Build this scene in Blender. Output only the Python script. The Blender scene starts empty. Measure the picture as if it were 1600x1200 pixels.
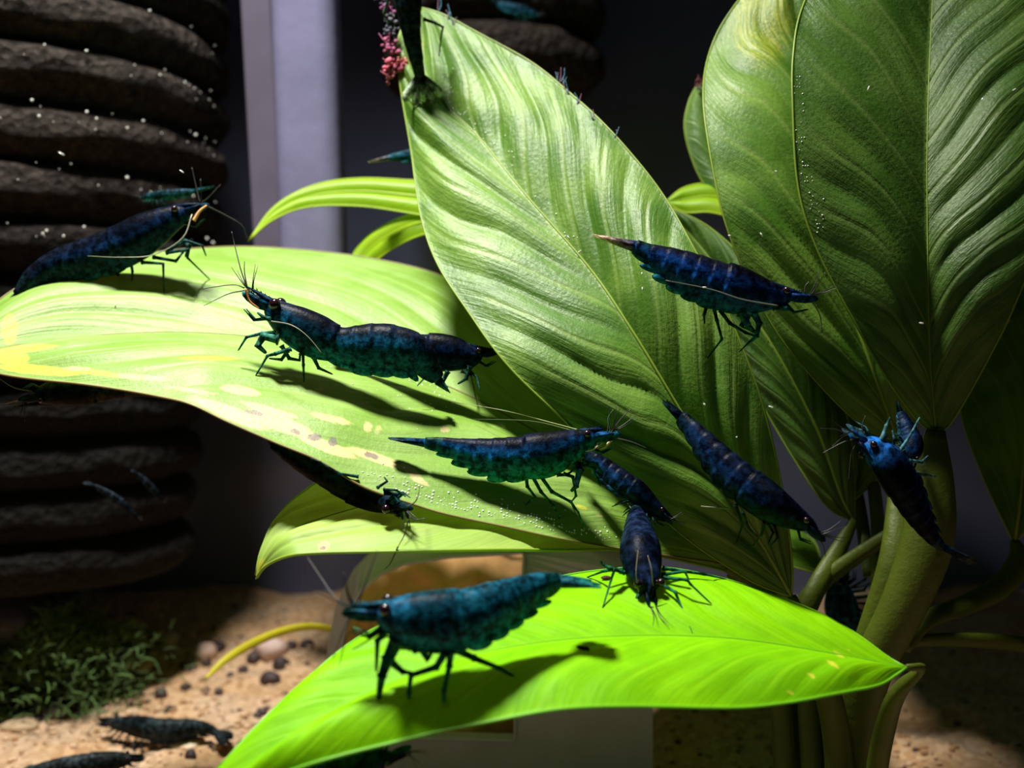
import bpy, bmesh, math, random
import numpy as np
from mathutils import Vector, noise as mnoise
PI = math.pi
random.seed(7)
rs = np.random.RandomState(7)

# ------------------------------------------------------------------ camera, world, light, exposure
# 1 unit = 1 cm.  Camera looks along +Y, 7 cm above the sand, pitched slightly down.
W, H, F = 1600, 1200, 1715.0
PITCH = math.radians(6.0)
CAM = np.array([0.0, 0.0, 7.0])
R_ = np.array([1.0, 0, 0])
FW = np.array([0.0, math.cos(PITCH), -math.sin(PITCH)])
UP = np.array([0.0, math.sin(PITCH), math.cos(PITCH)])
C = bpy.context.scene.collection
cam = bpy.data.cameras.new('camera')
cam.sensor_width = 36.0
cam.lens = F / W * 36.0
cam.clip_start = 0.1
cam.clip_end = 500
cam.dof.use_dof = True
cam.dof.focus_distance = 10.9
cam.dof.aperture_fstop = 0.30
camo = bpy.data.objects.new('camera', cam)
C.objects.link(camo)
camo.location = CAM
camo.rotation_euler = (PI / 2 - PITCH, 0, 0)
sc = bpy.context.scene
sc.camera = camo
sc.view_settings.view_transform = 'Standard'
sc.view_settings.look = 'None'
sc.view_settings.gamma = 1.0
sc.view_settings.use_curve_mapping = False
sc.view_settings.exposure = 0.0
sc.cycles.max_bounces = 6
sc.cycles.transparent_max_bounces = 8
sc.cycles.caustics_reflective = False
sc.cycles.caustics_refractive = False

world = bpy.data.worlds.new('world')
sc.world = world
world.use_nodes = True
world.node_tree.nodes['Background'].inputs[0].default_value = (0.30, 0.34, 0.55, 1)
world.node_tree.nodes['Background'].inputs[1].default_value = 0.055


def area(name, loc, target, size, power, color, spread=180):
    l = bpy.data.lights.new(name, 'AREA')
    l.shape = 'DISK'
    l.size = size
    l.energy = power
    l.color = color
    l.spread = math.radians(spread)
    o = bpy.data.objects.new(name, l)
    C.objects.link(o)
    o.location = loc
    d = Vector(target) - Vector(loc)
    o.rotation_euler = d.to_track_quat('-Z', 'Y').to_euler()
    return o


# the tank lamp above the water, a little towards the pipe, and its weaker second diode
area('tank_lamp', (-4.6, 10.8, 25.0), (-2.6, 11.6, 5.0), 3.0, 2550, (1.0, 0.97, 0.88), 76)


# ------------------------------------------------------------------ pixel <-> world helpers
def P(px, py, d):
    """world point at depth d (cm along the view axis) seen at pixel (px, py) of the 1600x1200 photograph"""
    return CAM + d * (FW + (px - W / 2) / F * R_ - (py - H / 2) / F * UP)


def Pz(px, py, z):
    r = FW + (px - W / 2) / F * R_ - (py - H / 2) / F * UP
    return CAM + r * ((z - CAM[2]) / r[2])


def Py(px, py, y):
    r = FW + (px - W / 2) / F * R_ - (py - H / 2) / F * UP
    return CAM + r * (y / r[1])


def proj(p):
    q = np.asarray(p) - CAM
    d = q @ FW
    return np.stack([W / 2 + F * (q @ R_) / d, H / 2 - F * (q @ UP) / d, d], axis=-1)


def norm(v):
    v = np.asarray(v, float)
    return v / max(np.linalg.norm(v), 1e-9)


def crom(pts, n, closed=False):
    """centripetal-ish Catmull-Rom through pts (k x m), n samples even in chord length"""
    pts = np.asarray(pts, float)
    k = len(pts)
    if k == 2:
        t = np.linspace(0, 1, n)[:, None]
        return pts[0] * (1 - t) + pts[1] * t
    ext = np.vstack([2 * pts[0] - pts[1], pts, 2 * pts[-1] - pts[-2]])
    dense = []
    for i in range(k - 1):
        p0, p1, p2, p3 = ext[i:i + 4]
        t = np.linspace(0, 1, 24, endpoint=False)[:, None]
        dense.append(0.5 * ((2 * p1) + (-p0 + p2) * t + (2 * p0 - 5 * p1 + 4 * p2 - p3) * t ** 2 + (-p0 + 3 * p1 - 3 * p2 + p3) * t ** 3))
    dense.append(pts[-1:])
    dense = np.vstack(dense)
    m = min(3, dense.shape[1])
    seg = np.linalg.norm(np.diff(dense[:, :m], axis=0), axis=1)
    s = np.concatenate([[0], np.cumsum(seg)])
    u = np.linspace(0, s[-1], n)
    return np.stack([np.interp(u, s, dense[:, j]) for j in range(dense.shape[1])], axis=1)


# ------------------------------------------------------------------ mesh helpers
class MB:
    def __init__(self):
        self.v = []
        self.f = []
        self.c = []
        self.m = []

    def add(self, verts, faces, col=(1, 1, 1), mi=0):
        b = len(self.v)
        self.v += [tuple(map(float, p)) for p in verts]
        cols = np.asarray(col, float)
        if cols.ndim == 1:
            cols = np.tile(cols, (len(verts), 1))
        self.c += [tuple(x) for x in cols]
        self.f += [tuple(b + i for i in f) for f in faces]
        self.m += [mi] * len(faces)

    def tube(self, pts, rad, sides=6, col=(1, 1, 1), smooth=None, flat=1.0, cap=True, mi=0, hint=None):
        pts = np.asarray(pts, float)
        rad = np.asarray(rad, float) * np.ones(len(pts))
        if smooth:
            q = crom(np.hstack([pts, rad[:, None]]), smooth)
            pts, rad = q[:, :3], q[:, 3]
        n = len(pts)
        T = np.gradient(pts, axis=0)
        T = T / np.maximum(np.linalg.norm(T, axis=1)[:, None], 1e-9)
        a = np.array([0, 0, 1.0]) if hint is None else norm(hint)
        if abs(T[0] @ a) > 0.95:
            a = np.array([1.0, 0, 0])
        N = norm(a - T[0] * (a @ T[0]))
        vs = []
        cs = []
        col = np.asarray(col, float)
        for i in range(n):
            N = norm(N - T[i] * (N @ T[i]))
            B = np.cross(T[i], N)
            for k in range(sides):
                th = 2 * PI * k / sides
                vs.append(pts[i] + rad[i] * (math.cos(th) * N * flat + math.sin(th) * B))
                cs.append(col if col.ndim == 1 else col[min(i, len(col) - 1)])
        fs = []
        for i in range(n - 1):
            for k in range(sides):
                k2 = (k + 1) % sides
                fs.append((i * sides + k, i * sides + k2, (i + 1) * sides + k2, (i + 1) * sides + k))
        if cap:
            fs.append(tuple(range(sides))[::-1])
            fs.append(tuple((n - 1) * sides + k for k in range(sides)))
        self.add(vs, fs, cs, mi)

    def blob(self, c, ax, ay, az, seg=10, rings=6, col=(1, 1, 1), mi=0):
        """ellipsoid with centre c and half-axis vectors ax, ay, az"""
        c, ax, ay, az = [np.asarray(q, float) for q in (c, ax, ay, az)]
        vs = [c + az]
        for j in range(1, rings):
            ph = PI * j / rings
            for k in range(seg):
                th = 2 * PI * k / seg
                vs.append(c + math.sin(ph) * (math.cos(th) * ax + math.sin(th) * ay) + math.cos(ph) * az)
        vs.append(c - az)
        fs = []
        for k in range(seg):
            fs.append((0, 1 + k, 1 + (k + 1) % seg))
        for j in range(rings - 2):
            for k in range(seg):
                a = 1 + j * seg
                fs.append((a + k, a + seg + k, a + seg + (k + 1) % seg, a + (k + 1) % seg))
        b = 1 + (rings - 2) * seg
        e = len(vs) - 1
        for k in range(seg):
            fs.append((b + k, e, b + (k + 1) % seg))
        self.add(vs, fs, col, mi)

    def obj(self, name, mats, parent=None, smooth=True, **props):
        me = bpy.data.meshes.new(name)
        me.from_pydata(self.v, [], self.f)
        ca = me.color_attributes.new('Col', 'FLOAT_COLOR', 'POINT')
        arr = np.ones((len(self.v), 4), dtype=np.float32)
        arr[:, :3] = np.array(self.c, dtype=np.float32).reshape(-1, 3)
        ca.data.foreach_set('color', arr.ravel())
        for m in (mats if isinstance(mats, (list, tuple)) else [mats]):
            me.materials.append(m)
        me.polygons.foreach_set('material_index', self.m)
        me.polygons.foreach_set('use_smooth', [smooth] * len(self.f))
        me.update()
        o = bpy.data.objects.new(name, me)
        C.objects.link(o)
        if parent is not None:
            o.parent = parent
        for k, v in props.items():
            o[k] = v
        return o


def empty(name, loc, **props):
    o = bpy.data.objects.new(name, None)
    C.objects.link(o)
    o.location = tuple(map(float, loc))
    o.empty_display_size = 0.2
    for k, v in props.items():
        o[k] = v
    return o


def adopt(child, parent):
    """parent keeping the world position (parents here are pure translations)"""
    child.parent = parent
    child.matrix_parent_inverse.identity()
    if child.type == 'MESH':
        # move mesh data into the parent's frame
        from mathutils import Matrix
        t = Vector((0, 0, 0))
        q = parent
        while q is not None:
            t += q.location
            q = q.parent
        child.data.transform(Matrix.Translation(-t))
    return child


# ------------------------------------------------------------------ materials
def newmat(name):
    m = bpy.data.materials.new(name)
    m.use_nodes = True
    nt = m.node_tree
    for n in list(nt.nodes):
        nt.nodes.remove(n)
    return m, nt, nt.nodes, nt.links


def N(nodes, typ, **kw):
    n = nodes.new(typ)
    for k, v in kw.items():
        setattr(n, k, v)
    return n


def math_(nt, op, a, b=None, c=None, clamp=False):
    n = nt.nodes.new('ShaderNodeMath')
    n.operation = op
    n.use_clamp = clamp
    for i, x in enumerate((a, b, c)):
        if x is None:
            continue
        if isinstance(x, (int, float)):
            n.inputs[i].default_value = x
        else:
            nt.links.new(x, n.inputs[i])
    return n.outputs[0]


def mixc(nt, f, a, b, mode='MIX'):
    n = nt.nodes.new('ShaderNodeMix')
    n.data_type = 'RGBA'
    n.blend_type = mode
    if isinstance(f, (int, float)):
        n.inputs[0].default_value = f
    else:
        nt.links.new(f, n.inputs[0])
    for i, x in ((6, a), (7, b)):
        if isinstance(x, (tuple, list)):
            n.inputs[i].default_value = (*x[:3], 1)
        else:
            nt.links.new(x, n.inputs[i])
    return n.outputs[2]


def noise_(nt, vec, scale, detail=3, rough=0.55):
    n = nt.nodes.new('ShaderNodeTexNoise')
    n.inputs['Scale'].default_value = scale
    n.inputs['Detail'].default_value = detail
    n.inputs['Roughness'].default_value = rough
    if vec is not None:
        nt.links.new(vec, n.inputs['Vector'])
    return n.outputs[0]


def ramp_(nt, x, a, b):
    n = nt.nodes.new('ShaderNodeMapRange')
    n.interpolation_type = 'SMOOTHSTEP'
    nt.links.new(x, n.inputs[0])
    n.inputs[1].default_value = a
    n.inputs[2].default_value = b
    return n.outputs[0]


def simple(name, col, rough=0.6, nscale=6.0, namp=0.25, bump=0.0, bscale=40.0, usecol=False, spec=0.5, trans=0.0, coat=0.0):
    m, nt, nodes, links = newmat(name)
    out = N(nodes, 'ShaderNodeOutputMaterial')
    b = N(nodes, 'ShaderNodeBsdfPrincipled')
    geo = N(nodes, 'ShaderNodeTexCoord').outputs['Object']
    nz = noise_(nt, geo, nscale, 4)
    base = tuple(col)
    if usecol:
        at = N(nodes, 'ShaderNodeVertexColor', layer_name='Col')
        base = mixc(nt, 1.0, at.outputs[0], base, 'MULTIPLY')
    k = math_(nt, 'MULTIPLY_ADD', nz, 2 * namp, 1 - namp)
    comb = N(nodes, 'ShaderNodeCombineColor')
    for i in range(3):
        links.new(k, comb.inputs[i])
    cc = mixc(nt, 1.0, base, comb.outputs[0], 'MULTIPLY')
    links.new(cc, b.inputs['Base Color'])
    b.inputs['Roughness'].default_value = rough
    b.inputs['Specular IOR Level'].default_value = spec
    b.inputs['Coat Weight'].default_value = coat
    if bump:
        bp = N(nodes, 'ShaderNodeBump')
        bp.inputs['Strength'].default_value = bump
        bp.inputs['Distance'].default_value = 0.05
        links.new(noise_(nt, geo, bscale, 5, 0.65), bp.inputs['Height'])
        links.new(bp.outputs[0], b.inputs['Normal'])
    if trans:
        tr = N(nodes, 'ShaderNodeBsdfTranslucent')
        links.new(cc, tr.inputs[0])
        mx = N(nodes, 'ShaderNodeMixShader')
        mx.inputs[0].default_value = trans
        links.new(b.outputs[0], mx.inputs[1])
        links.new(tr.outputs[0], mx.inputs[2])
        links.new(mx.outputs[0], out.inputs[0])
    else:
        links.new(b.outputs[0], out.inputs[0])
    return m


def leafmat(name, c1, c2, vein, nv=11, slope=0.34, rough=0.36, trans=0.42, tcol=None, spec=0.5, veinamt=0.5, bump=0.35):
    """uv.x = v in 0..1 across (0.5 = midrib), uv.y = u from base to tip; Col: R cream patches, G grey-brown spots, B yellowing"""
    m, nt, nodes, links = newmat(name)
    out = N(nodes, 'ShaderNodeOutputMaterial')
    b = N(nodes, 'ShaderNodeBsdfPrincipled')
    tc = N(nodes, 'ShaderNodeTexCoord')
    sep = N(nodes, 'ShaderNodeSeparateXYZ')
    links.new(tc.outputs['UV'], sep.inputs[0])
    v = math_(nt, 'ABSOLUTE', math_(nt, 'MULTIPLY_ADD', sep.outputs[0], 2.0, -1.0))
    u = sep.outputs[1]
    obj = tc.outputs['Object']
    vu = N(nodes, 'ShaderNodeUVMap', uv_map='Vein')
    sv = N(nodes, 'ShaderNodeSeparateXYZ')
    links.new(vu.outputs[0], sv.inputs[0])
    p = math_(nt, 'ADD', sv.outputs[0], 0.5)
    tri = math_(nt, 'MULTIPLY', math_(nt, 'ABSOLUTE', math_(nt, 'SUBTRACT', math_(nt, 'FRACT', p), 0.5)), 2.0)
    line = ramp_(nt, tri, 0.80, 1.0)
    line = math_(nt, 'MULTIPLY', line, ramp_(nt, v, 1.0, 0.75))
    mid = ramp_(nt, v, 0.035, 0.0)
    big = noise_(nt, obj, 1.3, 4)
    # fine streaks that run along the side veins
    cx = N(nodes, 'ShaderNodeCombineXYZ')
    links.new(math_(nt, 'MULTIPLY', p, 9.0), cx.inputs[0])
    links.new(math_(nt, 'MULTIPLY', sep.outputs[0], 5.0), cx.inputs[1])
    streak = noise_(nt, cx.outputs[0], 1.6, 4, 0.6)
    cells = N(nodes, 'ShaderNodeTexVoronoi')
    cells.inputs['Scale'].default_value = 11.0
    links.new(obj, cells.inputs['Vector'])
    base = mixc(nt, ramp_(nt, big, 0.35, 0.68), c2, c1)
    base = mixc(nt, math_(nt, 'MULTIPLY', ramp_(nt, streak, 0.35, 0.75), 0.35), base, tuple(x * 0.55 for x in c2))
    base = mixc(nt, math_(nt, 'MULTIPLY', math_(nt, 'MAXIMUM', line, mid), veinamt), base, vein)
    at = N(nodes, 'ShaderNodeVertexColor', layer_name='Col')
    sc_ = N(nodes, 'ShaderNodeSeparateColor')
    links.new(at.outputs[0], sc_.inputs[0])
    nn = noise_(nt, cx.outputs[0], 2.5, 5, 0.7)
    n2 = noise_(nt, obj, 14.0, 4, 0.7)
    n3 = noise_(nt, obj, 7.0, 6, 0.75)

    def mask(ch, lo, hi, nz, amt=1.0):
        s = math_(nt, 'MULTIPLY_ADD', nz, 0.9, math_(nt, 'SUBTRACT', ch, 0.45))
        return math_(nt, 'MULTIPLY', math_(nt, 'MULTIPLY', ramp_(nt, s, lo, hi), amt), ramp_(nt, ch, 0.02, 0.15))
    base = mixc(nt, mask(sc_.outputs[2], 0.30, 0.75, nn, 0.85), base, (0.72, 0.70, 0.06))
    base = mixc(nt, mask(sc_.outputs[0], 0.40, 0.85, n3, 0.9), base, (0.62, 0.52, 0.24))
    base = mixc(nt, mask(sc_.outputs[1], 0.42, 0.80, n2, 0.75), base, (0.14, 0.10, 0.12))
    links.new(base, b.inputs['Base Color'])
    b.inputs['Roughness'].default_value = rough
    b.inputs['Specular IOR Level'].default_value = spec
    bp = N(nodes, 'ShaderNodeBump')
    bp.inputs['Strength'].default_value = bump
    bp.inputs['Distance'].default_value = 0.03
    hgt = math_(nt, 'ADD', math_(nt, 'MULTIPLY', streak, 0.9), math_(nt, 'MULTIPLY', noise_(nt, obj, 22.0, 3, 0.6), 0.55))
    hgt = math_(nt, 'SUBTRACT', hgt, math_(nt, 'MULTIPLY', line, 0.7))
    links.new(hgt, bp.inputs['Height'])
    links.new(bp.outputs[0], b.inputs['Normal'])
    tr = N(nodes, 'ShaderNodeBsdfTranslucent')
    t = mixc(nt, 1.0, base, tcol or (0.9, 1.0, 0.35), 'MULTIPLY')
    t2 = N(nodes, 'ShaderNodeGamma')
    links.new(t, t2.inputs[0])
    t2.inputs[1].default_value = 0.85
    links.new(t2.outputs[0], tr.inputs[0])
    mx = N(nodes, 'ShaderNodeMixShader')
    mx.inputs[0].default_value = trans
    links.new(b.outputs[0], mx.inputs[1])
    links.new(tr.outputs[0], mx.inputs[2])
    links.new(mx.outputs[0], out.inputs[0])
    return m


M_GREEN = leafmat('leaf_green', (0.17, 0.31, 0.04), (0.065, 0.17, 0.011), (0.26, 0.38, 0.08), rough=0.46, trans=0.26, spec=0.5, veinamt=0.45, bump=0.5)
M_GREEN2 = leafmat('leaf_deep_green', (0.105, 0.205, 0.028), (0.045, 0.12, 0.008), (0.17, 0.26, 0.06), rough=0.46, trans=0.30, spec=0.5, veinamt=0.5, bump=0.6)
M_FLAT = leafmat('leaf_spread', (0.27, 0.43, 0.10), (0.18, 0.34, 0.035), (0.32, 0.48, 0.12), nv=6, slope=0.6, rough=0.5, trans=0.25, veinamt=0.25)
M_LIME = leafmat('leaf_lime', (0.27, 0.70, 0.002), (0.19, 0.56, 0.001), (0.34, 0.78, 0.01), nv=8, slope=0.55, rough=0.5, trans=0.3, tcol=(0.8, 1, 0.1), spec=0.15, veinamt=0.35, bump=0.2)
M_HANG = leafmat('leaf_hanging', (0.42, 0.60, 0.13), (0.33, 0.52, 0.09), (0.3, 0.5, 0.06), nv=4, slope=0.8, rough=0.5, trans=0.4, spec=0.3, veinamt=0.2, bump=0.1)
M_NARROW = leafmat('leaf_narrow', (0.42, 0.66, 0.012), (0.32, 0.58, 0.008), (0.2, 0.4, 0.02), nv=2, slope=1.0, rough=0.45, trans=0.5, veinamt=0.2, bump=0.1)
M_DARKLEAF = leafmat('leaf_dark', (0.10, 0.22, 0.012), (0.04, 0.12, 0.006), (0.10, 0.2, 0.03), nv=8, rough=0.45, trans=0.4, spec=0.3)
M_RIM = simple('leaf_rim', (0.30, 0.44, 0.05), 0.4, 3, 0.2, trans=0.4)
M_NRIM = simple('leaf_rim_narrow', (0.40, 0.55, 0.02), 0.4, 3, 0.2, trans=0.4)
M_BRIM = simple('leaf_rim_brown', (0.22, 0.16, 0.06), 0.4, 3, 0.2, trans=0.2)
M_RIMD = simple('leaf_rim_lime', (0.22, 0.60, 0.02), 0.4, 3, 0.2, trans=0.4)
M_STEM = simple('plant_stem', (0.085, 0.12, 0.006), 0.5, 2.0, 0.35, 0.3, 9, trans=0.3)
M_RUNNER = simple('runner_yellow', (0.72, 0.66, 0.03), 0.45, 3, 0.2, trans=0.35)


def shrimpmat():
    m, nt, nodes, links = newmat('shrimp_shell')
    out = N(nodes, 'ShaderNodeOutputMaterial')
    b = N(nodes, 'ShaderNodeBsdfPrincipled')
    obj = N(nodes, 'ShaderNodeTexCoord').outputs['Object']
    at = N(nodes, 'ShaderNodeVertexColor', layer_name='Col')
    vo = N(nodes, 'ShaderNodeTexVoronoi')
    vo.inputs['Scale'].default_value = 14
    links.new(obj, vo.inputs['Vector'])
    nz = noise_(nt, obj, 13, 5, 0.7)
    k = math_(nt, 'MULTIPLY_ADD', ramp_(nt, nz, 0.38, 0.66), 2.2, 0.25)
    k = math_(nt, 'MULTIPLY', k, math_(nt, 'MULTIPLY_ADD', vo.outputs['Distance'], 0.7, 0.6))
    comb = N(nodes, 'ShaderNodeCombineColor')
    for i in range(3):
        links.new(k, comb.inputs[i])
    cc = mixc(nt, 1.0, at.outputs[0], comb.outputs[0], 'MULTIPLY')
    links.new(cc, b.inputs['Base Color'])
    b.inputs['Roughness'].default_value = 0.38
    b.inputs['Specular IOR Level'].default_value = 0.06
    bp = N(nodes, 'ShaderNodeBump')
    bp.inputs['Strength'].default_value = 0.25
    bp.inputs['Distance'].default_value = 0.02
    links.new(noise_(nt, obj, 30, 4), bp.inputs['Height'])
    links.new(bp.outputs[0], b.inputs['Normal'])
    tr = N(nodes, 'ShaderNodeBsdfTranslucent')
    links.new(cc, tr.inputs[0])
    mx = N(nodes, 'ShaderNodeMixShader')
    mx.inputs[0].default_value = 0.3
    links.new(b.outputs[0], mx.inputs[1])
    links.new(tr.outputs[0], mx.inputs[2])
    links.new(mx.outputs[0], out.inputs[0])
    return m


M_SHRIMP = shrimpmat()
M_EYE = simple('shrimp_eye', (0.012, 0.004, 0.006), 0.12, 3, 0.1, spec=0.6)
M_FEELER = simple('shrimp_feeler', (1, 1, 1), 0.4, 3, 0.1, usecol=True, trans=0.2)


# ------------------------------------------------------------------ setting
def grid_obj(name, fn, nx, ny, mat, **props):
    mb = MB()
    vs = [fn(i / (nx - 1), j / (ny - 1)) for j in range(ny) for i in range(nx)]
    fs = [(j * nx + i, j * nx + i + 1, (j + 1) * nx + i + 1, (j + 1) * nx + i) for j in range(ny - 1) for i in range(nx - 1)]
    mb.add(vs, fs)
    return mb.obj(name, mat, **props)


def sandz(x, y):
    n = mnoise.noise(Vector((x * 0.55, y * 0.55, 3.1))) * 0.22
    n += mnoise.noise(Vector((x * 2.1, y * 2.1, 0))) * 0.10
    n += mnoise.noise(Vector((x * 6.0, y * 6.0, 5))) * 0.035
    return n


M_SAND, nt, nodes, links = newmat('sand')
out = N(nodes, 'ShaderNodeOutputMaterial')
b = N(nodes, 'ShaderNodeBsdfPrincipled')
obj = N(nodes, 'ShaderNodeTexCoord').outputs['Object']
base = mixc(nt, ramp_(nt, noise_(nt, obj, 0.8, 4), 0.35, 0.65), (0.52, 0.28, 0.11), (0.55, 0.37, 0.24))
gr = N(nodes, 'ShaderNodeTexVoronoi')
gr.inputs['Scale'].default_value = 9.0
links.new(obj, gr.inputs['Vector'])
base = mixc(nt, 0.35, base, mixc(nt, ramp_(nt, gr.outputs['Color'], 0.2, 0.8), (0.35, 0.22, 0.12), (0.80, 0.58, 0.40)))
base = mixc(nt, math_(nt, 'MULTIPLY', ramp_(nt, noise_(nt, obj, 3.2, 5, 0.7), 0.60, 0.70), 0.7), base, (0.10, 0.055, 0.035))
links.new(base, b.inputs['Base Color'])
b.inputs['Roughness'].default_value = 0.85
bp = N(nodes, 'ShaderNodeBump')
bp.inputs['Strength'].default_value = 0.8
bp.inputs['Distance'].default_value = 0.08
links.new(noise_(nt, obj, 9.0, 6, 0.7), bp.inputs['Height'])
links.new(bp.outputs[0], b.inputs['Normal'])
links.new(b.outputs[0], out.inputs[0])

YB = 23.4
grid_obj('floor', lambda a, c: (-17 + 34 * a, 3 + (YB - 3 + 0.3) * c, sandz(-17 + 34 * a, 3 + (YB - 3 + 0.3) * c)), 220, 150, M_SAND, kind='structure')
M_WALL = simple('tank_glass_dark', (0.085, 0.098, 0.17), 0.22, 0.4, 0.35, spec=0.5)


def box(mb, lo, hi, col=(1, 1, 1), mi=0):
    x0, y0, z0 = lo
    x1, y1, z1 = hi
    vs = [(x0, y0, z0), (x1, y0, z0), (x1, y1, z0), (x0, y1, z0), (x0, y0, z1), (x1, y0, z1), (x1, y1, z1), (x0, y1, z1)]
    fs = [(0, 3, 2, 1), (4, 5, 6, 7), (0, 1, 5, 4), (1, 2, 6, 5), (2, 3, 7, 6), (3, 0, 4, 7)]
    mb.add(vs, fs, col, mi)


for nm, lo, hi in (('wall_back', (-17.5, YB, -0.5), (17.5, YB + 0.5, 21)), ('wall_left', (-17.5, 3, -0.5), (-17, YB, 21)), ('wall_right', (17, 3, -0.5), (17.5, YB, 21))):
    mb = MB()
    box(mb, lo, hi)
    mb.obj(nm, M_WALL, smooth=False, kind='structure')


# ------------------------------------------------------------------ sponge filters
def spongemat(name, col):
    m, nt, nodes, links = newmat(name)
    out = N(nodes, 'ShaderNodeOutputMaterial')
    b = N(nodes, 'ShaderNodeBsdfPrincipled')
    obj = N(nodes, 'ShaderNodeTexCoord').outputs['Object']
    vo = N(nodes, 'ShaderNodeTexVoronoi')
    vo.inputs['Scale'].default_value = 7
    links.new(obj, vo.inputs['Vector'])
    nz = noise_(nt, obj, 5, 6, 0.75)
    cc = mixc(nt, ramp_(nt, nz, 0.35, 0.7), tuple(x * 0.3 for x in col), col)
    # detritus on the upper ribs; shade on the lower ones painted in as near-black
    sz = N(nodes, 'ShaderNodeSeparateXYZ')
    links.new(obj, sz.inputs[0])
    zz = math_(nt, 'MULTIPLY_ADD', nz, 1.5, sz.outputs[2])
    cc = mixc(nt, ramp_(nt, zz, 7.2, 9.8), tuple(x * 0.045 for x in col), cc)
    links.new(cc, b.inputs['Base Color'])
    b.inputs['Roughness'].default_value = 0.8
    b.inputs['Specular IOR Level'].default_value = 0.2
    bp = N(nodes, 'ShaderNodeBump')
    bp.inputs['Strength'].default_value = 1.0
    bp.inputs['Distance'].default_value = 0.12
    links.new(math_(nt, 'ADD', nz, vo.outputs['Distance']), bp.inputs['Height'])
    links.new(bp.outputs[0], b.inputs['Normal'])
    links.new(b.outputs[0], out.inputs[0])
    return m


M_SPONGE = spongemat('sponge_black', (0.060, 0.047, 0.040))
M_BLACK = simple('plastic_black', (0.012, 0.012, 0.014), 0.35)
M_BUBBLE = simple('air_bubble', (0.85, 0.88, 0.85), 0.08, 3, 0.05, spec=1.0, coat=0.6)


def sponge(name, cx, cy, R, z0, z1, pitch, tilt, label, seed):
    r = random.Random(seed)
    e = empty(name, (cx, cy, 0.0), label=label, category='filter', group='ribbed sponge filters')
    mb = MB()
    seg, nz = 96, int((z1 - z0) / pitch * 14)
    vs = []
    for j in range(nz + 1):
        z = z0 + (z1 - z0) * j / nz
        ph = (z - z0) / pitch
        prof = (abs(math.sin(PI * ph)) ** 0.55) * 0.36 - 0.36
        for k in range(seg):
            th = 2 * PI * k / seg
            q = Vector((math.cos(th) * 2.5 + seed, math.sin(th) * 2.5, z * 1.3))
            rr = R + prof - (0.11 * max(0.0, 9.9 - z) if z0 < 5 else 0.0) + 0.10 * mnoise.noise(q) + 0.05 * mnoise.noise(q * 3.3)
            x, y = rr * math.cos(th), rr * math.sin(th)
            vs.append((x, y, z + tilt * y))
    fs = [(j * seg + k, j * seg + (k + 1) % seg, (j + 1) * seg + (k + 1) % seg, (j + 1) * seg + k) for j in range(nz) for k in range(seg)]
    fs.append(tuple(range(seg))[::-1])
    fs.append(tuple(nz * seg + k for k in range(seg)))
    mb.add(vs, fs)
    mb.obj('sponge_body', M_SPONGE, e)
    mb = MB()
    mb.tube([(0, 0, 0.05), (0, 0, z0 + 0.2)], 0.8, 24)
    mb.tube([(0, 0, 0.0), (0, 0, 0.35)], R * 0.45, 40)
    mb.obj('weighted_base', M_BLACK, e)
    mb = MB()
    mb.tube([(0, 0, z1 - 0.1), (0, 0, z1 + 3)], 0.55, 24)
    mb.obj('air_tube', M_BLACK, e)
    # pearling bubbles caught on the ribs facing the room
    mb = MB()
    for i in range(300):
        th = -PI / 2 + r.uniform(-1.5, 1.5)
        ridge = z0 + (int(r.uniform((z1 - z0) / pitch * 0.45, (z1 - z0) / pitch)) + 0.5 + r.uniform(0.02, 0.40)) * pitch
        rr = R + 0.02 - 0.1 * abs(r.gauss(0, 0.6))
        x, y = rr * math.cos(th), rr * math.sin(th)
        s = r.choice((0.007, 0.009, 0.011, 0.02)) * r.uniform(.8, 1.2)
        mb.blob((x, y, ridge + tilt * y), (s, 0, 0), (0, s, 0), (0, 0, s), 7, 5)
    mb.obj('air_bubbles', M_BUBBLE, e, kind='stuff')
    return e


def zat(py, y):
    return Py(800, py, y)[2]


xa = Py(18, 300, 18.3)[0]
sponge('sponge_filter', xa, 18.3, 3.55, 1.9, 12.6, 0.80, -0.085, 'big black ribbed sponge filter standing beside the lavender pipe', 3)
xb = Py(770, 100, 21.0)[0]
sponge('sponge_filter', xb, 21.0, 2.05, 10.2, 14.5, 0.95, -0.06, 'smaller dim black sponge filter behind the tip of the tall central leaf', 9)
bpy.data.objects['sponge_filter.001'].children[1].data.name = 'weighted_base_far'

# ------------------------------------------------------------------ lavender pipe with its narrow guide strip
M_PIPE = simple('pipe_lavender', (0.28, 0.27, 0.46), 0.30, 0.9, 0.30, 0.15, 3, trans=0.25)
M_STRIP = simple('pipe_strip', (0.13, 0.115, 0.17), 0.4, 1.2, 0.25)
pe = empty('lift_pipe', Py(495, 610, 17.0), label='pale lavender upright pipe with a dim narrow strip along it', category='pipe')


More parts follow.
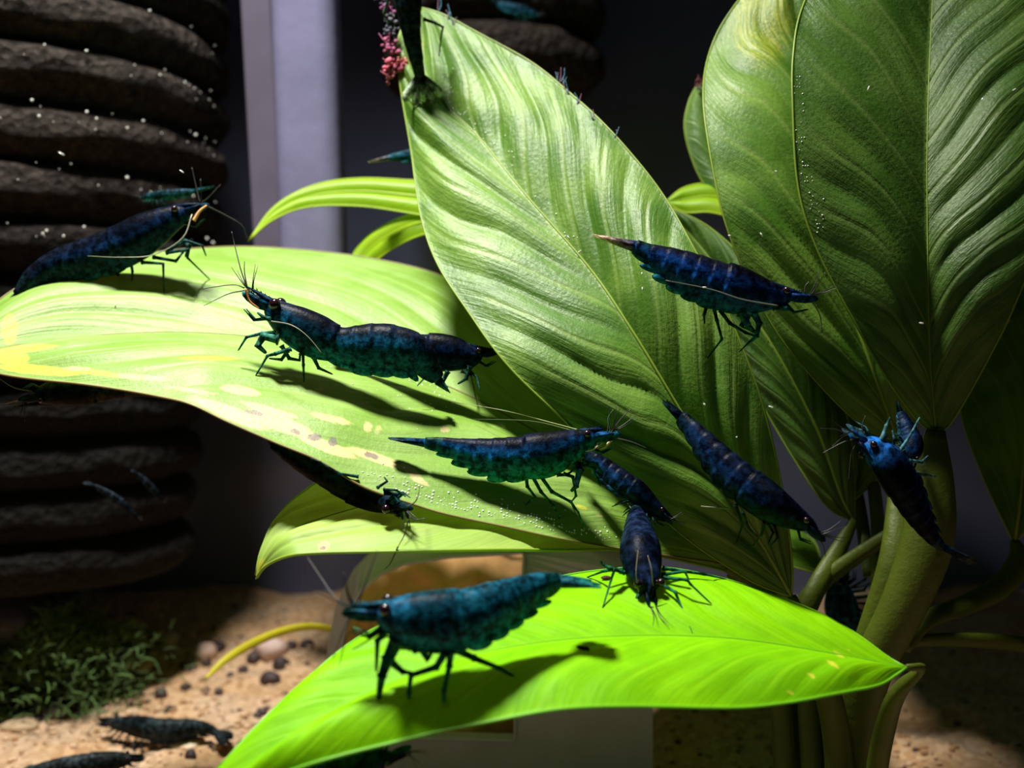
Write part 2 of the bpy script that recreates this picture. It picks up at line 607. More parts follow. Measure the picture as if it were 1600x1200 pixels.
def bar(name, pxt, pxb, y, wid, dep, mat, r=0.12, zb=5.0):
    xt, xb_ = Py(pxt, 0, y), Py(pxb, 420, y)
    k = (xb_[0] - xt[0]) / (xb_[2] - xt[2])
    mb = MB()
    z0, z1 = zb, 15.0
    n = 8
    prof = []
    for cxs, cys, a0 in ((1, 1, 0), (-1, 1, 1), (-1, -1, 2), (1, -1, 3)):
        for i in range(n + 1):
            a = (a0 + i / n) * PI / 2
            prof.append((cxs * (wid / 2 - r) + r * math.cos(a), cys * (dep / 2 - r) + r * math.sin(a)))
    vs = []
    for j in range(31):
        z = z0 + (z1 - z0) * j / 30
        x = xt[0] + (z - xt[2]) * k
        vs += [(x + p[0], y + p[1], z) for p in prof]
    m_ = len(prof)
    fs = [(j * m_ + q, j * m_ + (q + 1) % m_, (j + 1) * m_ + (q + 1) % m_, (j + 1) * m_ + q) for j in range(30) for q in range(m_)]
    fs.append(tuple(range(m_))[::-1])
    fs.append(tuple(30 * m_ + q for q in range(m_)))
    mb.add(vs, fs)
    return adopt(mb.obj(name, mat), pe)


bar('pipe_body', 478, 492, 17.0, 0.98, 0.9, M_PIPE, 0.3)
bar('guide_strip', 402, 424, 17.5, 0.48, 0.3, M_STRIP, 0.06)

# ------------------------------------------------------------------ grey plastic shelter with a cut-out (arch top corner)
M_SHELTER = simple('shelter_plastic', (0.56, 0.53, 0.78), 0.55, 2.0, 0.2, 0.15, 20)
YS = 13.4


def ysh(z):
    return YS + 0.20 * (3.1 - min(z, 3.1)) + 0.9 * max(0.0, z - 3.1)


def S(px, py):
    y = YS
    for _ in range(6):
        p = Py(px, py, y)
        y = ysh(p[2])
    return (p[0], p[2])


outer_px = [(508, 1330), (508, 1060), (512, 1010), (524, 950), (545, 900), (575, 868), (615, 850), (700, 843), (850, 840), (1010, 838), (1020, 900), (1020, 1330)]
inner_px = [(536, 1150), (534, 1060), (536, 1000), (546, 955), (565, 922), (592, 898), (630, 881), (700, 870), (820, 863), (812, 1000), (806, 1100), (805, 1157)]


def resample(pts, n):
    p = np.array(pts + [pts[0]], float)
    s = np.concatenate([[0], np.cumsum(np.linalg.norm(np.diff(p, axis=0), axis=1))])
    u = np.linspace(0, s[-1], n, endpoint=False)
    return np.stack([np.interp(u, s, p[:, 0]), np.interp(u, s, p[:, 1])], axis=1)


so = empty('plastic_shelter', (float(Py(760, 1200, YS)[0]), YS + 0.6, 0), label='grey plastic shelter box with a round-cornered opening under the leaves', category='shelter')
n = 96
oo = [S(*p) for p in resample(outer_px, n)]
ii = [S(*p) for p in resample(inner_px, n)]
# match start points by angle about the opening centre
cxy = np.mean(ii, axis=0)


def by_angle(loop):
    loop = np.array(loop)
    a = np.arctan2(loop[:, 1] - cxy[1], loop[:, 0] - cxy[0])
    k = np.argsort(a)
    return loop[k]


oo, ii = by_angle(oo), by_angle(ii)
mb = MB()
vs = []
for y, lp in ((YS, oo), (YS, ii), (YS + 0.22, ii), (YS + 0.22, oo)):
    vs += [(p[0], y - YS + ysh(p[1]), p[1]) for p in lp]
fs = []
for a_, b_ in ((0, 1), (1, 2), (2, 3)):
    for k in range(n):
        fs.append((a_ * n + k, a_ * n + (k + 1) % n, b_ * n + (k + 1) % n, b_ * n + k))
mb.add(vs, fs)
# outer mantle running back
for k in range(n):
    mb.f.append((k, (k + 1) % n, 3 * n + (k + 1) % n, 3 * n + k))
    mb.m.append(0)
adopt(mb.obj('front_panel', M_SHELTER, smooth=False), so)
# rim bead around the cut-out
mb = MB()
mb.tube([(p[0], ysh(p[1]) - 0.01, p[1]) for p in list(ii) + [ii[0]]], 0.025, 6, cap=False)
adopt(mb.obj('opening_rim', M_SHELTER), so)

# ------------------------------------------------------------------ leaves
LEAVES = {}
plant = empty('aquarium_plant', (5.0, 11.4, 0.0), label='broad-leaved green water plant with big pointed leaves rising from thick stems', category='plant')


def leaf(key, left, right, mat, mid=None, nu=150, nv=60, bulge=0.12, corr=0.05, nveins=9, slope=0.34, marks=(), label=None, rim=0.012, rimmat=None, midr=0.022, seed=0, fold=0.0, wav=0.0, nsign=1):
    """left / right / mid: (px, py, depth) from the leaf's base to its tip"""
    L3 = crom([P(*p) for p in left], nu)
    R3 = crom([P(*p) for p in right], nu)
    M3 = crom([P(*p) for p in mid], nu) if mid is not None else 0.5 * (L3 + R3)
    vv = np.linspace(-1, 1, nv)
    uu = np.linspace(0, 1, nu)
    grid = np.zeros((nu, nv, 3))
    phs = np.zeros((nu, nv))
    for j, v in enumerate(vv):
        a = abs(v)
        side = L3 if v < 0 else R3
        grid[:, j] = M3 * (1 - a) + side * a
    du = np.gradient(grid, axis=0)
    acr = (R3 - L3)
    wid = np.linalg.norm(acr, axis=1)
    nr = np.cross(du[:, nv // 2], acr)
    nr = nr / np.maximum(np.linalg.norm(nr, axis=1)[:, None], 1e-9)
    # normal towards the camera
    sgn = np.sign(np.sum(nr * (CAM - grid[:, nv // 2]), axis=1))
    sgn[sgn == 0] = 1
    s0 = np.sign(np.sum(sgn)) or 1
    nr = nr * s0 * nsign
    taper = np.clip(wid / (wid.max() * 0.5), 0, 1)
    for j, v in enumerate(vv):
        a = abs(v)
        for i, u in enumerate(uu):
            q = Vector((u * 5 + seed, v * 2, seed * 1.7))
            ph = nveins * (u - slope * a ** 0.85) + 0.35 * mnoise.noise(q)
            phs[i, j] = ph
            ridge = abs(math.sin(PI * ph)) ** 0.8 - 0.6
            amp = corr * (1 - a ** 5) * min(1, a * 5) * (0.6 + 0.8 * (0.5 + mnoise.noise(q * 1.3 + Vector((9, 0, 0)))))
            h = bulge * math.sin(PI * min(a * 1.02, 1)) * taper[i] + amp * ridge * taper[i]
            h += wav * taper[i] * a * mnoise.noise(Vector((u * 4, v * 1.2 + 5, seed + 0.5)))
            h -= fold * (1 - a) ** 2 * taper[i]
            grid[i, j] += nr[i] * h
    pj = proj(grid.reshape(-1, 3))
    LEAVES[key] = (pj, grid.reshape(-1, 3), np.repeat(nr, nv, axis=0))
    col = np.zeros((nu * nv, 3))
    for (mx, my, rx, ry, rot, ch, st) in marks:
        c_, s_ = math.cos(math.radians(rot)), math.sin(math.radians(rot))
        dx, dy = pj[:, 0] - mx, pj[:, 1] - my
        xx, yy = (dx * c_ + dy * s_) / rx, (-dx * s_ + dy * c_) / ry
        d2 = xx * xx + yy * yy
        col[:, ch] = np.maximum(col[:, ch], st * np.clip(1.3 - d2, 0, 1))
    mb = MB()
    fs = [(i * nv + j, i * nv + j + 1, (i + 1) * nv + j + 1, (i + 1) * nv + j) for i in range(nu - 1) for j in range(nv - 1)]
    mb.add(grid.reshape(-1, 3), fs, col)
    o = mb.obj('leaf', mat)
    me = o.data
    uvl = me.uv_layers.new(name='UVMap')
    li = np.empty(len(me.loops), dtype=np.int32)
    me.loops.foreach_get('vertex_index', li)
    uvs = np.stack([(li % nv) / (nv - 1), (li // nv) / (nu - 1)], axis=1).astype(np.float32)
    uvl.data.foreach_set('uv', uvs.ravel())
    uv2 = me.uv_layers.new(name='Vein')
    uv2.data.foreach_set('uv', np.stack([phs.ravel()[li], np.abs(uvs[:, 0] * 2 - 1)], axis=1).astype(np.float32).ravel())
    me.uv_layers.active_index = 0
    adopt(o, plant)
    if label:
        o['label'] = label
    # sub-parts: the rim all round and the midrib
    rm = rimmat or M_RIM
    if rim:
        mb = MB()
        for jj in (0, nv - 1):
            mb.tube(grid[:, jj][::2], rim, 5)
        s = mb.obj('leaf_margin', rm)
        adopt(s, o)
        s.location = (0, 0, 0)
        s.data.transform(__import__('mathutils').Matrix.Translation(Vector((0, 0, 0))))
    if midr:
        mb = MB()
        ml = grid[:, nv // 2][::3] + nr[::3] * 0.0
        mb.tube(ml, np.linspace(midr, midr * 0.25, len(ml)), 6)
        s = mb.obj('midrib', rm)
        adopt(s, o)
    return o


def on(key, px, py, lift=0.0):
    """world point on a leaf under the given pixel, lifted towards the camera side"""
    pj, w, nr = LEAVES[key]
    k = np.argmin((pj[:, 0] - px) ** 2 + (pj[:, 1] - py) ** 2)
    return w[k] + nr[k] * lift


def dep(key, px, py):
    pj, w, nr = LEAVES[key]
    k = np.argmin((pj[:, 0] - px) ** 2 + (pj[:, 1] - py) ** 2)
    return float(pj[k, 2])


# A: the tall central leaf (base -> tip)
leaf('A',
     left=[(1237, 932, 11.5), (1190, 915, 11.47), (1150, 893, 11.45), (1070, 840, 11.35), (970, 750, 11.27), (890, 665, 11.3), (800, 580, 11.45), (740, 500, 11.8), (685, 415, 12.2), (655, 330, 12.6), (640, 230, 13.05), (624, 120, 13.5), (624, 60, 13.7), (650, 10, 13.9)],
     right=[(1237, 932, 11.5), (1238, 880, 11.45), (1228, 790, 11.35), (1210, 700, 11.25), (1185, 610, 11.2), (1135, 480, 11.2), (1085, 385, 11.4), (1035, 300, 11.9), (975, 232, 12.4), (900, 158, 12.9), (830, 97, 13.3), (740, 50, 13.65), (690, 24, 13.8), (650, 10, 13.9)],
     mid=[(1237, 932, 11.5), (1190, 850, 11.4), (1120, 740, 11.27), (1055, 630, 11.25), (985, 515, 11.4), (920, 420, 11.8), (820, 305, 12.4), (745, 213, 12.95), (690, 160, 13.3), (655, 90, 13.65), (650, 10, 13.9)],
     mat=M_GREEN, nu=230, nv=110, bulge=0.12, corr=0.085, nveins=9, slope=0.26, wav=0.25, seed=1, marks=[(650, 70, 16, 50, 0, 2, 0.5)])
# E: big front leaf at the upper corner
leaf('E',
     left=[(1462, 672, 11.4), (1440, 664, 11.4), (1385, 592, 11.22), (1332, 500, 11.05), (1283, 400, 10.97), (1250, 300, 11.0), (1238, 190, 11.15), (1238, 90, 11.4), (1258, 0, 11.7), (1320, -110, 12.2), (1470, -230, 12.6)],
     right=[(1462, 672, 11.4), (1482, 668, 11.4), (1520, 610, 11.25), (1560, 530, 11.1), (1592, 450, 11.0), (1640, 330, 11.0), (1672, 200, 11.15), (1680, 80, 11.5), (1660, -40, 11.9), (1580, -160, 12.3), (1470, -230, 12.6)],
     mid=[(1462, 672, 11.4), (1452, 560, 11.25), (1448, 400, 11.1), (1447, 200, 11.4), (1455, 0, 12.0), (1470, -230, 12.6)],
     mat=M_GREEN2, nu=200, nv=110, bulge=0.10, corr=0.06, nveins=10, slope=0.22, wav=0.15, seed=4, midr=0.010)
# F: behind E
leaf('F',
     left=[(1405, 690, 12.2), (1350, 668, 12.15), (1260, 580, 11.95), (1200, 500, 11.85), (1140, 370, 11.8), (1112, 260, 12.0), (1100, 150, 12.4), (1112, 70, 12.9), (1152, 0, 13.1), (1230, -90, 13.4), (1330, -150, 13.6)],
     right=[(1405, 690, 12.2), (1430, 660, 12.15), (1450, 560, 12.0), (1455, 420, 12.2), (1450, 280, 12.4), (1440, 140, 12.7), (1420, 0, 13.0), (1390, -90, 13.3), (1330, -150, 13.6)],
     mat=M_GREEN, nu=160, nv=80, bulge=0.10, corr=0.05, nveins=9, slope=0.26, wav=0.12, seed=6, marks=[(1190, 30, 70, 110, 0, 2, 0.45), (1096, 160, 12, 10, 0, 1, 0.6)])
# G: pale sliver behind F
leaf('G', left=[(1150, 330, 14.3), (1125, 320, 14.3), (1090, 270, 14.4), (1070, 205, 14.5), (1076, 160, 14.6), (1092, 128, 14.7)],
     right=[(1150, 330, 14.3), (1170, 290, 14.3), (1170, 200, 14.4), (1140, 150, 14.6), (1092, 128, 14.7)], mat=M_GREEN, nu=50, nv=24, corr=0.02, midr=0.03, seed=2,
     marks=[(1092, 135, 14, 8, 0, 1, 0.8)])
# K: dark leaf between A and F
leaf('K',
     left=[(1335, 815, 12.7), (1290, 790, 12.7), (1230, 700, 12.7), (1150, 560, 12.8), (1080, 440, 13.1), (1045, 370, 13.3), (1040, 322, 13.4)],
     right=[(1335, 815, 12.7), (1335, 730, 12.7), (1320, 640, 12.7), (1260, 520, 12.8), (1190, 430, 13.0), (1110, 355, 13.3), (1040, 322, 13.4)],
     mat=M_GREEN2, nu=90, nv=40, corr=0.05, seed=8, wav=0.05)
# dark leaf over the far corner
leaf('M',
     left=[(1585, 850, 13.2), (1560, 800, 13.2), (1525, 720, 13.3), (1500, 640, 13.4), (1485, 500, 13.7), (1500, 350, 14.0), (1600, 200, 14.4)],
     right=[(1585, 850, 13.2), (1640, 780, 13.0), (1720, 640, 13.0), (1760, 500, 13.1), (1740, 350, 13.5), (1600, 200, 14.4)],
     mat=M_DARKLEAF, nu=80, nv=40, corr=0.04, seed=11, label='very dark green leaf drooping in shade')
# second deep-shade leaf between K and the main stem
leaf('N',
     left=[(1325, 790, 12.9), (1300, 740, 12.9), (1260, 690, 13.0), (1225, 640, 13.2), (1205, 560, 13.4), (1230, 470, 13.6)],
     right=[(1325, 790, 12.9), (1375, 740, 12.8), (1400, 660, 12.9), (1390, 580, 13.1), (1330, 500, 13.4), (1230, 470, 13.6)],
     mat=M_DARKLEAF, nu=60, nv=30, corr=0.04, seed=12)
# B: the wide spread leaf, seen from just above
CR, SP, YE = 0, 1, 2
marksB = [(60, 578, 75, 9, 5, YE, 0.9), (20, 560, 30, 14, 0, YE, 0.8), (150, 582, 60, 6, 8, YE, 0.7), (225, 590, 60, 7, 4, CR, 0.7), (120, 576, 28, 5, 0, CR, 0.8),
          (300, 610, 60, 5, 8, CR, 0.7), (375, 610, 40, 9, 10, CR, 0.9), (365, 648, 75, 13, 22, CR, 1.0), (440, 663, 70, 14, 20, CR, 1.0), (420, 640, 60, 7, 15, CR, 0.9), (520, 655, 45, 8, 15, CR, 0.85),
          (510, 697, 60, 11, 22, CR, 1.0), (590, 716, 60, 9, 20, CR, 0.95), (640, 734, 24, 8, 30, CR, 0.9), (656, 752, 24, 6, 25, CR, 0.8), (575, 668, 10, 12, 0, CR, 0.75), (590, 672, 9, 11, 30, CR, 0.7),
          (695, 671, 10, 6, 0, CR, 0.9), (500, 608, 12, 5, 0, CR, 0.6), (570, 630, 14, 6, 0, CR, 0.6), (430, 600, 50, 4, 8, CR, 0.5), (330, 560, 60, 5, 0, YE, 0.6),
          (937, 806, 8, 4, 20, CR, 0.7), (908, 792, 14, 5, 20, YE, 0.6), (40, 545, 60, 8, -5, YE, 0.7), (15, 515, 14, 28, 0, YE, 0.9),
          (398, 645, 24, 6, 10, SP, 0.9), (461, 675, 11, 6, 20, SP, 1.0), (492, 683, 15, 7, 0, SP, 1.0), (520, 690, 9, 9, 0, SP, 1.0), (580, 712, 15, 6, 15, SP, 1.0), (622, 723, 8, 4, 0, SP, 0.9), (375, 606, 14, 3, 0, SP, 0.6)]
leaf('B',
     left=[(1135, 885, 11.75), (1110, 878, 11.6), (1000, 862, 11.0), (880, 840, 10.45), (800, 822, 10.35), (700, 800, 10.3), (650, 785, 10.3), (570, 757, 10.3), (500, 716, 10.35), (430, 688, 10.4), (350, 655, 10.45), (300, 632, 10.5), (250, 620, 10.6), (120, 597, 10.75), (0, 581, 10.9), (-70, 560, 11.1)],
     right=[(1135, 885, 11.75), (1100, 830, 11.85), (1010, 765, 12.1), (930, 690, 12.7), (850, 590, 13.5), (760, 480, 14.2), (680, 434, 14.4), (560, 407, 14.5), (430, 393, 14.4), (330, 392, 14.1), (200, 404, 13.5), (70, 432, 12.8), (0, 465, 12.3), (-50, 520, 11.6), (-70, 560, 11.1)],
     mid=[(1135, 885, 11.75), (1060, 830, 11.65), (900, 716, 11.95), (800, 655, 12.2), (700, 606, 12.4), (620, 578, 12.45), (540, 552, 12.45), (430, 532, 12.35), (300, 521, 12.2), (180, 523, 12.0), (80, 532, 11.7), (0, 545, 11.4), (-70, 560, 11.1)],
     mat=M_FLAT, nu=300, nv=120, bulge=0.16, corr=0.045, nveins=6, slope=0.6, wav=0.10, seed=3, marks=marksB, rim=0.011, rimmat=M_BRIM, midr=0.015, nsign=1)
# C: leaf hanging under B
leaf('C',
     left=[(1140, 895, 11.85), (1100, 884, 11.75), (980, 861, 11.15), (880, 860, 10.6), (800, 859, 10.2), (700, 860, 10.0), (600, 862, 9.95), (500, 864, 9.95), (450, 869, 9.95), (415, 885, 10.2), (399, 906, 10.35)],
     right=[(1140, 895, 11.85), (1080, 830, 12.0), (950, 750, 12.1), (800, 710, 12.3), (650, 705, 12.3), (540, 730, 12.0), (490, 757, 11.5), (440, 800, 10.95), (410, 855, 10.5), (399, 906, 10.35)],
     mat=M_HANG, nu=150, nv=60, bulge=0.1, corr=0.035, nveins=4, slope=0.8, seed=5, rim=0.016, midr=0.02,
     marks=[(506, 853, 13, 10, -30, 0, 1.0), (504, 856, 6, 5, 0, 1, 0.8), (405, 890, 14, 25, 20, 2, 0.6)])
# D: the lime leaf nearest the camera
leaf('D',
     left=[(1416, 1043, 9.6), (1400, 1054, 9.5), (1370, 1072, 9.3), (1300, 1091, 9.0), (1200, 1105, 8.75), (1000, 1112, 8.4), (850, 1117, 8.25), (700, 1131, 8.15), (600, 1155, 8.1), (500, 1187, 8.0), (430, 1215, 8.0), (330, 1270, 8.0), (200, 1340, 8.1)],
     right=[(1416, 1043, 9.6), (1385, 1026, 9.75), (1330, 986, 10.0), (1260, 946, 10.2), (1150, 906, 10.4), (1040, 889, 10.5), (940, 894, 10.5), (850, 905, 10.3), (700, 938, 9.9), (580, 986, 9.4), (480, 1060, 8.9), (400, 1138, 8.5), (330, 1215, 8.2), (200, 1340, 8.1)],
     mid=[(1416, 1043, 9.6), (1300, 1022, 9.5), (1150, 1000, 9.4), (1000, 995, 9.3), (850, 1005, 9.1), (700, 1035, 8.8), (560, 1090, 8.5), (430, 1165, 8.2), (330, 1240, 8.05), (200, 1340, 8.1)],
     mat=M_LIME, nu=200, nv=80, bulge=0.12, corr=0.022, nveins=11, slope=0.22, wav=0.12, marks=[(1310, 1022, 12, 3, 35, 2, 1.0), (1302, 1038, 14, 3, 35, 2, 1.0), (1268, 1056, 10, 3, 35, 2, 0.9), (1235, 1082, 8, 3, 35, 2, 0.8), (1325, 1015, 5, 2, 35, 2, 0.8)], seed=7, rim=0.012, rimmat=M_RIMD, midr=0.008, label='bright lime green leaf')
# added leaves hidden behind the tall ones, placed to shade the sand
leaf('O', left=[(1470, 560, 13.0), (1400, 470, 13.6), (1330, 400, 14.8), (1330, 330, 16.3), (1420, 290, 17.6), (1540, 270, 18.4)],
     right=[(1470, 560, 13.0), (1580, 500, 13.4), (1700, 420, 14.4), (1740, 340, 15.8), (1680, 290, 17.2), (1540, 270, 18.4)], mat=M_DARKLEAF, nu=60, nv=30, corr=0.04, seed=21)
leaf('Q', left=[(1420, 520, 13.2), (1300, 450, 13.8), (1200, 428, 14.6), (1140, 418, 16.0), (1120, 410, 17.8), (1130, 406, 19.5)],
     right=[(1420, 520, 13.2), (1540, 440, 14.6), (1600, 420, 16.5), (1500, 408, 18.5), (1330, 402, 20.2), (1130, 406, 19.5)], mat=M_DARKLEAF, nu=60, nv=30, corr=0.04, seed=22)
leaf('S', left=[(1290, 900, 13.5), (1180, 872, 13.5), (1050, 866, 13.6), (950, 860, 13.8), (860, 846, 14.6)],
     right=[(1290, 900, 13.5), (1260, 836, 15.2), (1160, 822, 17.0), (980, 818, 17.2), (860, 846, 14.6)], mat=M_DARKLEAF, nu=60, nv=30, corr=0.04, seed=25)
# narrow leaves behind A
leaf('I', left=[(700, 345, 14.6), (640, 333, 14.7), (560, 322, 14.8), (480, 324, 14.8), (425, 345, 14.7), (388, 377, 14.6)],
     right=[(700, 285, 15.0), (640, 282, 15.0), (560, 279, 15.1), (490, 290, 15.1), (430, 322, 14.9), (388, 377, 14.6)], mat=M_NARROW, nu=70, nv=24, corr=0.0, bulge=0.07, seed=2, rim=0.014, midr=0.025, rimmat=M_NRIM,
     label='narrow arching yellow-green leaf')
leaf('J', left=[(705, 362, 14.4), (660, 367, 14.5), (620, 385, 14.6), (585, 410, 14.7), (560, 440, 14.7), (550, 470, 14.7)],
     right=[(700, 332, 14.8), (640, 336, 14.9), (590, 358, 15.0), (560, 385, 15.0), (548, 415, 14.9), (550, 470, 14.7)], mat=M_NARROW, nu=60, nv=24, corr=0.0, bulge=0.07, seed=3, rim=0.014, midr=0.025, rimmat=M_NRIM,
     label='narrow drooping yellow-green leaf')
leaf('H', left=[(1160, 345, 14.0), (1110, 332, 14.1), (1070, 332, 14.2), (1040, 316, 14.3)],
     right=[(1160, 290, 14.4), (1110, 286, 14.4), (1068, 294, 14.4), (1040, 316, 14.3)], mat=M_NARROW, nu=40, nv=20, corr=0.0, bulge=0.06, seed=3, rim=0.014, midr=0.02, rimmat=M_NRIM)


def stem(pts, r, name='stem', sides=14, mat=M_STEM, flat=0.7, ridge=0.0, label=None, parent=plant):
    mb = MB()
    mb.tube([P(*p) for p in pts], r, sides, smooth=50, flat=flat, hint=(0, 1, 0))
    o = mb.obj(name, mat)
    adopt(o, parent)
    if label:
        o['label'] = label
    return o


stem([(1462, 672, 11.42), (1455, 760, 11.35), (1448, 850, 11.3), (1410, 950, 11.35), (1365, 1040, 11.5), (1345, 1120, 11.7), (1335, 1240, 11.9), (1330, 1420, 12.1)], [0.10, 0.24, 0.27, 0.24, 0.22, 0.21, 0.21, 0.22], 'petiole')
stem([(1405, 690, 12.2), (1405, 780, 12.0), (1400, 880, 11.8), (1365, 990, 11.9), (1335, 1070, 12.0), (1300, 1200, 12.1), (1290, 1400, 12.2)], [0.08, 0.13, 0.19, 0.18, 0.17, 0.2, 0.22], 'petiole')
stem([(1416, 1043, 9.7), (1440, 1046, 9.85), (1405, 1080, 10.4), (1385, 1130, 10.9), (1368, 1220, 11.3), (1350, 1400, 11.6)], [0.03, 0.05, 0.11, 0.14, 0.15, 0.16], 'petiole')
stem([(1335, 812, 12.7), (1310, 860, 12.5), (1270, 930, 12.3), (1240, 1010, 12.3), (1232, 1120, 12.3), (1230, 1220, 12.2), (1230, 1400, 12.2)], [0.05, 0.10, 0.12, 0.13, 0.15, 0.16, 0.16], 'petiole')
stem([(1395, 832, 12.2), (1340, 868, 12.3), (1290, 905, 12.4), (1255, 945, 12.4), (1240, 1000, 12.4)], [0.08, 0.09, 0.10, 0.1, 0.1], 'petiole')
stem([(1585, 845, 13.2), (1592, 875, 13.1), (1565, 915, 12.9), (1510, 945, 12.6), (1450, 968, 12.2), (1410, 1010, 12.0)], [0.06, 0.13, 0.14, 0.12, 0.10, 0.10], 'petiole')
stem([(1660, 1030, 12.9), (1600, 1008, 12.7), (1520, 1000, 12.4), (1440, 1001, 12.1), (1380, 1015, 12.0)], [0.10, 0.09, 0.085, 0.07, 0.07], 'petiole')
stem([(1237, 932, 11.5), (1262, 990, 11.5), (1290, 1070, 11.2), (1310, 1180, 11.6), (1315, 1400, 11.9)], [0.05, 0.09, 0.13, 0.15, 0.17], 'petiole')
stem([(1137, 887, 11.77), (1175, 915, 11.8), (1220, 960, 11.85), (1255, 1040, 11.9), (1270, 1200, 12.0), (1275, 1400, 12.1)], [0.05, 0.10, 0.11, 0.12, 0.13, 0.14], 'petiole')
stem([(1141, 896, 11.87), (1190, 960, 11.95), (1215, 1060, 12.0), (1225, 1200, 12.1), (1225, 1400, 12.1)], [0.05, 0.09, 0.11, 0.12, 0.13], 'petiole')
stem([(702, 315, 14.8), (850, 400, 14.5), (1000, 560, 13.9), (1120, 720, 13.3), (1210, 900, 12.8), (1250, 1100, 12.4)], [0.05, 0.06, 0.07, 0.08, 0.1, 0.1], 'petiole')
stem([(702, 347, 14.6), (820, 420, 14.3), (960, 600, 13.8), (1090, 780, 13.2), (1200, 960, 12.7), (1250, 1150, 12.4)], [0.05, 0.06, 0.07, 0.08, 0.1, 0.1], 'petiole')
stem([(1160, 318, 14.2), (1240, 400, 14.0), (1330, 600, 13.4), (1370, 800, 12.7), (1370, 1000, 12.2)], [0.04, 0.05, 0.07, 0.08, 0.1], 'petiole')
stem([(1150, 330, 14.3), (1210, 450, 14.0), (1320, 700, 13.2), (1360, 900, 12.5)], [0.04, 0.05, 0.07, 0.08], 'petiole')
stem([(1180, 1330, 12.1), (1260, 1300, 12.1), (1350, 1285, 12.0), (1440, 1300, 12.0)], [0.2, 0.3, 0.32, 0.2], 'rhizome')
stem([(322, 1060, 16.0), (350, 1033, 16.3), (390, 1008, 16.4), (440, 987, 16.3), (490, 979, 16.0), (545, 990, 15.6)], [0.02, 0.055, 0.065, 0.06, 0.055, 0.05], 'runner', mat=M_RUNNER, flat=0.5, label='yellow runner curving down to the sand')
# scars on the lower stem
mb = MB()
for a_, b_ in (((1340, 1165, 11.35), (1362, 1120, 11.3)), ((1347, 1140, 11.3), (1356, 1118, 11.28))):
    mb.tube([P(*a_), P(*b_)], 0.012, 5, col=(0.8, 0.75, 0.6))


